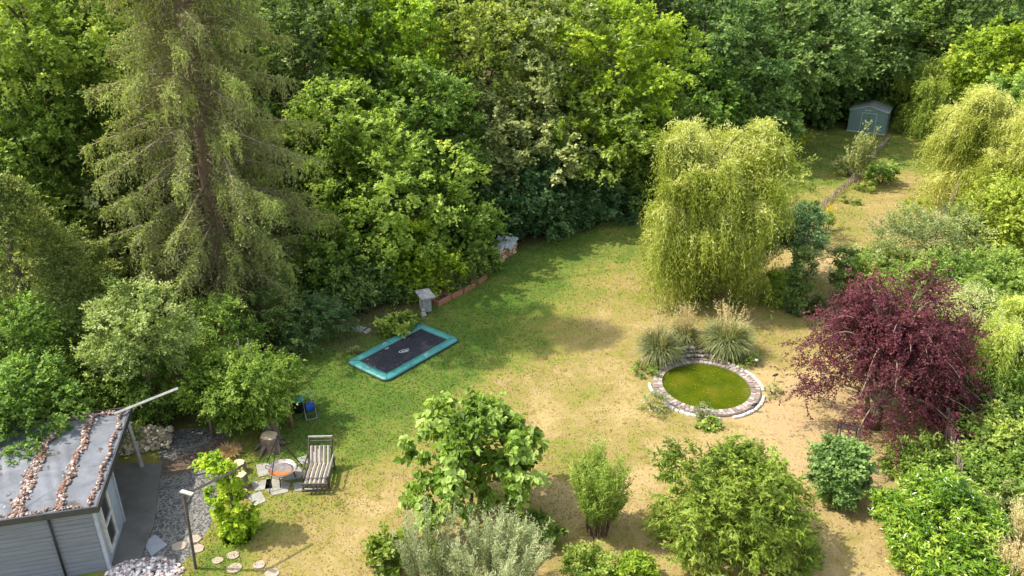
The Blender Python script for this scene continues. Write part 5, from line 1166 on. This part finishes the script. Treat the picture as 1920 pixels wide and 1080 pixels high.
shoots('silver_shrub', 'sparse silver whitish shoots left of the feathery shrub', 'silver shrub', 0, 0, 3.4, 1.0, 'silver', 167, 20, 54, .10, .020, pos=(-2.3, 16.6), sub=6, tipv=.6, wind=(0, 0), up=1.2)
shrub('vine_tangle', 'tangle of green vine leaves low beside the catalpa', 'vine', 0, 0, (1.0, .6, .5), 'cat', 168, 12, 18, 8, .3, .13, .11, pos=(-2.9, 18.0), shape=1)
shrub('vine_tangle', 'drooping dark green leaves at the lower right of the catalpa', 'vine', 0, 0, (.75, .5, .45), 'mid', 169, 10, 14, 8, .3, .14, .11, pos=(.55, 19.0), shape=1)
# arbour
def arbour():
    q = np.array(at(470, 820)); x, y, _ = atY(455, 700, q[1]+.9)
    t = thing('vine_arbour', 'low arbour smothered in bright green vine between spruce and fire bowl', 'arbour', (x, y, 0))
    (V, Fq, v), lb = crown_lobed(171, (2.0, 1.6, 1.15), 40, .27, 85, 12, .34, .09, .055, hang=.5, low=-.9)
    npmesh('vine', V, [Fq], LM['vine'], t, v, loc=(0, 0, 1.75))
    for (a, b) in ((-1.2, -.8), (1.2, -.8), (-1.2, .8), (1.2, .8)): MB().tube([(a, b, 0), (a*.95, b, 1.9)], .06, 6).build('post', barkpale, t, True)
    for (px, py) in ((430, 640), (447, 628), (466, 628)):
        p = np.array(atY(px, py+8, y+.3))-np.array([x, y, 0]); MB().tube([p-np.array([.02, 0, .9]), p+np.array([-.05, .05, .0])], .022, 5).build('stake', barkpale, t)
    tag(MB().tube([(0, 0, 0), (-.05, .02, .8), (.05, .1, 1.6)], [.09, .06, .05], 7).build('gnarled_vine', solid('vine_bark', (.36, .22, .11), None, 7, .9, .3), None, True, loc=at(548, 800)), 'twisted orange brown vine stem under the right side of the arbour', 'vine stem')
arbour()

# ================================================ the wood: individual trees from left to right
sx_, sy_, _ = at(440, 605)
spruce('norway_spruce', 'tall sparse olive brown spruce towering on the left', sx_, sy_-.2, 24, 5.4, 201, nb=285, L=.15, W=.045)
x, y, _ = atY(20, 560, 27.5)
conifer('thuja', 'broad yellow green arborvitae at the left edge', 'conifer', x+.5, 27.5, 8.6, 3.3, 'thuja', 202, 4200, 18, .6, .11, .05, pw=.6)
conifer('thuja', 'smaller dark arborvitae between the left conifer and the spruce', 'conifer', atY(150, 560, 30)[0], 30.0, 5.4, 1.9, 'thuja', 203, 1400, 16, .6, .11, .05, pw=.6)
tree('pale_maple', 'pale variegated young tree above the porch roof', 'tree', 262, 632, 25.3, (1.65, 1.5, 1.95), 'pale', 204, 38, .25, 46, 11, .36, .10, .06, .08, up=.7, low=-.75)
shrub('laurel_hedge', 'dark green bush overhanging the left half of the roof', 'bush', 0, 0, (2.6, 2.0, 1.95), 'mid', 205, 36, 60, 12, .42, .11, .065, pos=atY(52, 740, 23.2)[:2], low=-.3)
shrub('laurel_hedge', 'dark shrub between roof and arborvitae at the left edge', 'bush', 0, 0, (2.2, 2.0, 2.1), 'dark', 206, 30, 52, 12, .42, .11, .065, pos=atY(150, 730, 27.0)[:2], low=-.3, vbias=.15)
tree('overhanging_tree', 'green leafy tree spreading over the left part of the garden house roof', 'tree', 22, 795, 21.6, (2.0, 1.7, 1.5), 'mid', 212, 30, .28, 55, 12, .38, .11, .08, .12, low=-.5)
tree('hazel', 'leafy hazel at the left edge above the roof', 'tree', 5, 640, 24.5, (1.6, 1.6, 1.5), 'mid', 207, 24, .3, 50, 12, .4, .10, .07, .1)
shrub('undergrowth_shrub', 'dark shrub behind the porch under the pale young tree', 'shrub', 0, 0, (1.8, 1.3, 1.25), 'mid', 208, 18, 44, 10, .35, .1, .06, pos=atY(310, 800, 25.6)[:2], low=-.3)
shrub('undergrowth_shrub', 'blue green shrub at the lawn corner below the spruce', 'shrub', 0, 0, (1.1, 1.2, 1.0), 'blue', 209, 16, 44, 10, .4, .15, .04, pos=at(592, 640)[:2], low=-.3)
shrub('undergrowth_shrub', 'shady shrub between the arbour and the spruce foot', 'shrub', 0, 0, (1.5, 1.2, 1.2), 'dark', 210, 16, 44, 10, .4, .1, .06, pos=at(520, 650)[:2], low=-.3)
shrub('undergrowth_shrub', 'leafy bush between the pale young tree and the arbour', 'shrub', 0, 0, (1.5, 1.2, 1.4), 'mid', 211, 18, 44, 10, .4, .1, .06, pos=(-12.0, 29.2), low=-.3)
# (px, py, distance, radii, leaf, label)
WOOD = [
 (60, 60, 37, (4.4, 4, 3.6), 'light', 'bright windblown broadleaf tree in the top left corner'),
 (55, 250, 35, (3.2, 3, 3.0), 'mid', 'shaded broadleaf tree at the left edge below the corner tree'),
 (170, 130, 39, (3.0, 3, 3.6), 'mid', 'green broadleaf tree just left of the spruce top'),
 (215, 420, 36, (3.0, 2.6, 2.4), 'pale', 'pale whitish green tree behind the left boughs of the spruce'),
 (60, 395, 33, (1.9, 2.0, 1.6), 'light', 'small light green crown above the left arborvitae'),
 (330, 420, 41, (3.2, 3, 4.0), 'dark', 'dark broadleaf tree directly behind the spruce trunk'),
 (330, 120, 44, (3.6, 3.5, 4.6), 'mid', 'broadleaf tree hidden behind the upper spruce'),
 (590, 90, 47, (4.3, 4, 4.4), 'dark', 'dark round tree right of the spruce top'),
 (470, 250, 44, (3.3, 3, 4.0), 'mid', 'green tree behind the right boughs of the spruce'),
 (640, 300, 41, (3.3, 3.2, 3.4), 'light', 'light green layered tree right of the spruce'),
 (735, 360, 39.5, (3.5, 3.2, 3.4), 'light', 'tallest sunny tree above the trampoline'),
 (820, 430, 40.5, (2.7, 2.6, 2.9), 'mid', 'green hazel crown right of the sunny tree above the trampoline'),
 (640, 480, 37.5, (2.9, 2.5, 2.5), 'mid', 'spreading green tree over the soil left of the stone table'),
 (720, 130, 48, (3.6, 3.4, 4.2), 'lime', 'bright lime tree with pointed shoots at the top'),
 (790, 230, 44, (2.8, 2.6, 3.2), 'mid', 'green tree in the hollow between the two sunny masses'),
 (905, 120, 50, (4.2, 4, 4.6), 'light', 'light green broad tree at the top centre'),
 (880, 270, 46, (3.0, 2.8, 3.0), 'grey', 'dull grey green tree below the light top centre tree'),
 (1040, 130, 51, (4.0, 4, 4.4), 'pale', 'creamy flowered pale tree at the top centre right'),
 (1160, 150, 50, (3.9, 3.7, 4.4), 'lime', 'round bright yellow green tree left of the dark wood'),
 (985, 270, 47, (3.3, 3, 3.2), 'grey', 'dull green tree above the blue green hedge'),
 (1110, 270, 48, (3.6, 3.2, 3.6), 'light', 'leafy tree above the far end of the shaded lawn'),
 (1215, 270, 51, (3.0, 2.8, 3.4), 'mid', 'green tree hanging over the left shoulder of the large willow'),
 (780, 500, 37.8, (2.1, 1.9, 2.4), 'lime', 'bright green bush overhanging the stone table'),
 (860, 500, 40, (2.0, 1.8, 2.0), 'mid', 'green bush over the row of dwarf conifers'),
 (960, 380, 45, (2.7, 2.3, 2.6), 'blue', 'blue green hedge tree behind the log pile'),
 (1070, 375, 47.5, (3.0, 2.4, 2.6), 'blue', 'blue green hedge tree at the middle of the shaded lawn edge'),
 (1150, 360, 50.5, (2.4, 2.2, 2.6), 'dark', 'dark hedge tree at the bare soil beside the large willow'),
 (1320, 90, 62, (4.8, 4.5, 5.2), 'dark', 'dark green tree beyond the large willow, left of three'),
 (1385, 210, 60, (3.8, 3.4, 4.0), 'dark', 'dark tree overhanging behind the top of the large willow'),
 (1290, 220, 58, (3.2, 3.0, 4.0), 'mid', 'mid green tree in the gap left of the willow top'),
 (1460, 80, 66, (4.8, 4.5, 5.2), 'dark', 'dark green tree behind the wood edge, middle of three'),
 (1490, 170, 74, (3.4, 3.4, 3.2), 'dark', 'low dark tree left of the metal shed'),
 (1590, 70, 73, (4.8, 4.5, 5.0), 'dark', 'dark green tree behind the metal shed, right of three'),
 (1600, 150, 76, (4.2, 3.6, 3.4), 'dark', 'low dark tree directly behind the metal shed roof'),
 (1710, 90, 75, (4.6, 4.4, 4.4), 'mid', 'green layered tree above the weeping willow by the shed'),
 (1700, 170, 78, (3.8, 3.4, 3.4), 'dark', 'dark tree behind the weeping willow by the shed'),
 (1820, 60, 74, (4.6, 4.4, 5.0), 'dark', 'dark tree with pale tips at the top right'),
 (1885, 130, 64, (3.9, 3.6, 3.6), 'lime', 'bright green tree in the top right corner'),
 (1420, 0, 74, (5, 5, 5), 'dark', 'dark distant crown at the top edge above the large willow'),
 (1190, 20, 64, (4.5, 4.5, 5), 'dark', 'dark distant crown behind the round bright tree'),
 (980, -10, 62, (5, 5, 5), 'mid', 'distant crown at the top edge behind the pale trees'),
 (800, 0, 58, (4.2, 4.2, 5), 'mid', 'distant crown at the top edge behind the lime tree'),
 (1560, -20, 84, (5.5, 5, 5.5), 'dark', 'distant dark crown at the top edge behind the shed trees'),
 (1700, -10, 86, (5.5, 5, 5.5), 'blue', 'distant blue green crown at the top edge towards the right'),
 (1880, -10, 84, (5.5, 5, 5.5), 'dark', 'distant dark crown in the top right corner'),
 (480, -20, 54, (4.5, 4, 5), 'mid', 'distant crown at the top edge right of the spruce tip'),
 (200, -30, 50, (4.5, 4, 5), 'mid', 'distant crown at the top edge left of the spruce tip'),
 (1790, 170, 78, (3.4, 3, 3.0), 'dark', 'dark tree between the two right hand willows'),
 (1900, 250, 52, (2.6, 2.6, 3.2), 'mid', 'green tree behind the big right hand willow at the edge'),
 (130, -60, 44, (4.5, 4, 4.5), 'mid', 'tall crown at the top edge above the corner tree'),
 (20, 170, 44, (4.2, 4, 4.5), 'mid', 'crown at the left edge behind the corner tree'),
 (150, 300, 41, (3.6, 3.5, 4), 'mid', 'deep green tree in the gap left of the spruce'),
 (0, 330, 36, (2.6, 2.6, 3), 'dark', 'dark tree at the left edge over the arborvitae'),
 (400, 330, 46, (4, 3.5, 4.5), 'dark', 'dark tree seen through the middle boughs of the spruce'),
 (560, 330, 44, (2.8, 2.8, 3.4), 'mid', 'green tree between spruce and layered light tree'),
 (300, 520, 36, (2.6, 2.4, 2.6), 'dark', 'dark tree behind the pale young tree'),
 (690, 20, 56, (4.5, 4, 5), 'mid', 'mid green distant crown behind the pointed lime tree'),
 (880, 0, 60, (4.5, 4, 4.5), 'grey', 'greyish distant crown at the top edge left of centre'),
 (1090, 10, 60, (4, 4, 4.5), 'mid', 'distant crown behind the creamy flowered tree'),
 (560, 520, 37, (2.2, 2.2, 2.4), 'mid', 'shady green tree between spruce foot and trampoline soil'),
 (1240, 380, 55, (1.8, 1.8, 2.2), 'dark', 'dark low tree right behind the left side of the large willow'),
]
for i, (px, py, Y, rad, m_, lab) in enumerate(WOOD):
    sc = Y/42
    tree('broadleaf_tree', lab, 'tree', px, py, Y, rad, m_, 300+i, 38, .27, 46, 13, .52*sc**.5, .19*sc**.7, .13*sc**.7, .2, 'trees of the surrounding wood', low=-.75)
# undergrowth along the wood edge
UE = [(655, 575, 1.4, 1.1, 'dark'), (710, 560, 1.3, 1.0, 'dark'), (760, 545, 1.2, 1.0, 'mid'), (985, 445, 1.5, 1.3, 'blue'), (1035, 432, 1.5, 1.3, 'blue'), (1090, 415, 1.5, 1.3, 'blue'), (1140, 395, 1.5, 1.3, 'dark'), (1175, 372, 1.5, 1.3, 'dark'), (1225, 330, 2.0, 1.6, 'dark'), (1265, 290, 2.2, 1.8, 'dark'), (1330, 262, 2.4, 1.8, 'dark'), (1400, 245, 2.4, 1.8, 'dark'), (1455, 232, 2.2, 1.6, 'dark'), (1530, 222, 2.4, 1.6, 'dark'), (1585, 215, 2.4, 1.8, 'dark'), (1700, 210, 2.4, 1.8, 'dark'), (1770, 205, 2.6, 2.0, 'dark'), (1840, 200, 2.6, 2.2, 'dark')]
UL = ['ivy dark bush at the wood edge nearest the spruce', 'ivy dark bush at the wood edge above the bare soil', 'bush at the wood edge behind the stone table', 'blue green bush right of the log pile', 'blue green bush left of the middle of the shaded edge', 'blue green bush in the middle of the shaded edge', 'dark bush right of the middle of the shaded edge', 'dark bush where the lawn edge meets the large willow', 'dark bush left behind the large willow', 'dark bush behind the left top of the large willow', 'dark bush behind the top of the large willow', 'dark bush behind the right top of the large willow', 'dark bush above the dark soil left of the shed lawn', 'dark bush just left of the metal shed', 'dark bush touching the left wall of the metal shed', 'dark bush behind the right side of the metal shed', 'dark bush under the weeping willow by the shed', 'dark bush right of the weeping willow by the shed']
for i, ((px, py, r, h, m_), lab) in enumerate(zip(UE, UL)):
    x, y = at(px, py)[:2]
    shrub('edge_shrub', lab, 'shrub', 0, 0, (r, r*.85, h), m_, 400+i, 16, 40, 11, .45, .15, .06 if m_ == 'blue' else .09, 'shrubs along the wood edge', pos=(x, y+.3), low=-.3)
def stuff_cover():
    rng = np.random.default_rng(900)
    P = np.column_stack([rng.uniform(-34, 56, 60000), rng.uniform(22, 100, 60000)]); d = fdist(P)
    X = P[:, 0]/P[:, 1]; P = P[(d > .8) & (np.abs(X) < .78)][:15000]; d = fdist(P)
    z = np.clip(np.maximum(0, d-1.5)*.17, 0, 7); B = np.column_stack([P, z+rng.uniform(.02, .5, len(P))])
    D = unit(sph(rng, len(P))*np.array([1, 1, .4])+np.array([0, 0, .35])); v0 = .38+.2*np.sin(P[:, 0]*.9)*np.sin(P[:, 1]*.7)+rng.normal(size=len(P))*.12
    V, Fq, v = sprays(rng, B, D, 10, .7, .20, .13, v0, .3)
    tag(npmesh('ground_cover', V, [Fq], LM['dark'], None, v), 'leafy undergrowth covering the floor of the wood', 'undergrowth', kind='stuff')
    # lawn blades
    n = 330000; y = 14+52*rng.uniform(0, 1, n)**1.25; x = rng.uniform(-.72, .72, n)*y; P = np.column_stack([x, y]); d = fdist(P)
    ok = (d < .5) & ~inpoly(P, GRAVEL) & (((P[:, 0]-pcx)/(prx*1.42))**2+((P[:, 1]-pcy)/(pry*1.42))**2 > 1) & (P[:, 0] > -11.3); P = P[ok]; n = len(P)
    big = np.sin(P[:, 0]*1.7+np.sin(P[:, 1]*1.3)*1.5)*np.sin(P[:, 1]*2.1+np.sin(P[:, 0]*.9)*2)*.12
    dr = dryness_fast(P)+big+rng.normal(size=n)*.16; thin = rng.uniform(size=n) < np.clip(1.35-dr, .25, 1); P = P[thin]; dr = dr[thin]; n = len(P)
    h = rng.uniform(.025, .065, n)*(1.25-.5*np.clip(dr, 0, 1)); a = rng.uniform(0, 2*pi, n); w_ = rng.uniform(.010, .022, n)*(.6+P[:, 1]/32)
    s_ = np.stack([np.cos(a), np.sin(a), np.zeros(n)], 1)*w_[:, None]; l_ = np.stack([rng.normal(size=n), rng.normal(size=n), np.zeros(n)], 1)*.03; B = np.column_stack([P, np.zeros(n)])
    V = np.stack([B-s_, B+s_, B+s_*.3+l_+np.array([0, 0, 1])*h[:, None]], 1).reshape(-1, 3)
    tag(npmesh('grass', V, [np.arange(n*3).reshape(n, 3)], LM['lawn'], None, np.clip(dr*.9+.03, 0, 1)), 'short lawn grass, green to straw coloured', 'grass', kind='stuff')
    rng = np.random.default_rng(901)
    n = 2600; y = 15+48*rng.uniform(0, 1, n)**1.3; x = rng.uniform(-.6, .72, n)*y; P = np.column_stack([x, y]); d = fdist(P)
    clump = np.sin(P[:, 0]*1.1+2)*np.sin(P[:, 1]*.8+P[:, 0]*.5)
    ok = (d < .8) & ~inpoly(P, GRAVEL) & (((P[:, 0]-pcx)/(prx*1.36))**2+((P[:, 1]-pcy)/(pry*1.36))**2 > 1) & (P[:, 0] > -11.0) & (clump+rng.normal(size=n)*.4 > -.1); P = P[ok]; n = len(P)
    dr = dryness_fast(P); B = np.repeat(np.column_stack([P, np.zeros(n)]), 9, 0)+np.column_stack([rng.normal(size=(n*9, 2))*.06, np.zeros(n*9)])
    D = unit(rng.normal(size=(n*9, 3))*np.array([1, 1, .2])+np.array([0, 0, .9])); Nn = unit(rng.normal(size=(n*9, 3)))
    V, Fq, v = leaf_arrays(B, D, Nn, rng.uniform(.06, .15, n*9), rng.uniform(.012, .03, n*9), np.clip(np.repeat(dr-.22+rng.normal(size=n)*.15, 9)+rng.normal(size=n*9)*.08, 0, 1), 0)
    tag(npmesh('grass_tufts', V, [Fq], LM['lawn'], None, v), 'scattered taller grass tufts and weeds in the lawn', 'grass tufts', kind='stuff')
    n = 9000; y = 15+52*rng.uniform(0, 1, n)**1.2; x = rng.uniform(-.62, .72, n)*y; P = np.column_stack([x, y]); d = fdist(P)
    pr_ = np.clip(1.1-np.abs(d+.2)/1.6, .06, 1); pr_[(P[:, 0] > 8) & (P[:, 1] < 45)] += .25
    ok = (rng.uniform(size=n) < pr_) & (d < 1.6) & (((P[:, 0]-pcx)/(prx*1.36))**2+((P[:, 1]-pcy)/(pry*1.36))**2 > 1) & (P[:, 0] > -11.0); P = P[ok]; n = len(P)
    V, Fq, v = leaf_arrays(np.column_stack([P, np.full(n, .035)]), unit(rng.normal(size=(n, 3))*np.array([1, 1, .2])), unit(np.array([0, 0, 1.])+rng.normal(size=(n, 3))*.25), rng.uniform(.05, .11, n), rng.uniform(.03, .07, n), rng.uniform(0, 1, n), 0)
    tag(npmesh('leaf_litter', V, [Fq], leafmat('fallen_leaf', [(.09, .05, .025), (.22, .13, .05), (.50, .38, .20)], .1), None, v), 'dry fallen leaves strewn on lawn and soil', 'leaf litter', kind='stuff')
def dryness_fast(P):
    out = np.zeros(len(P))
    for i in range(0, len(P), 20000): out[i:i+20000] = dryness(P[i:i+20000])
    return out
stuff_cover()
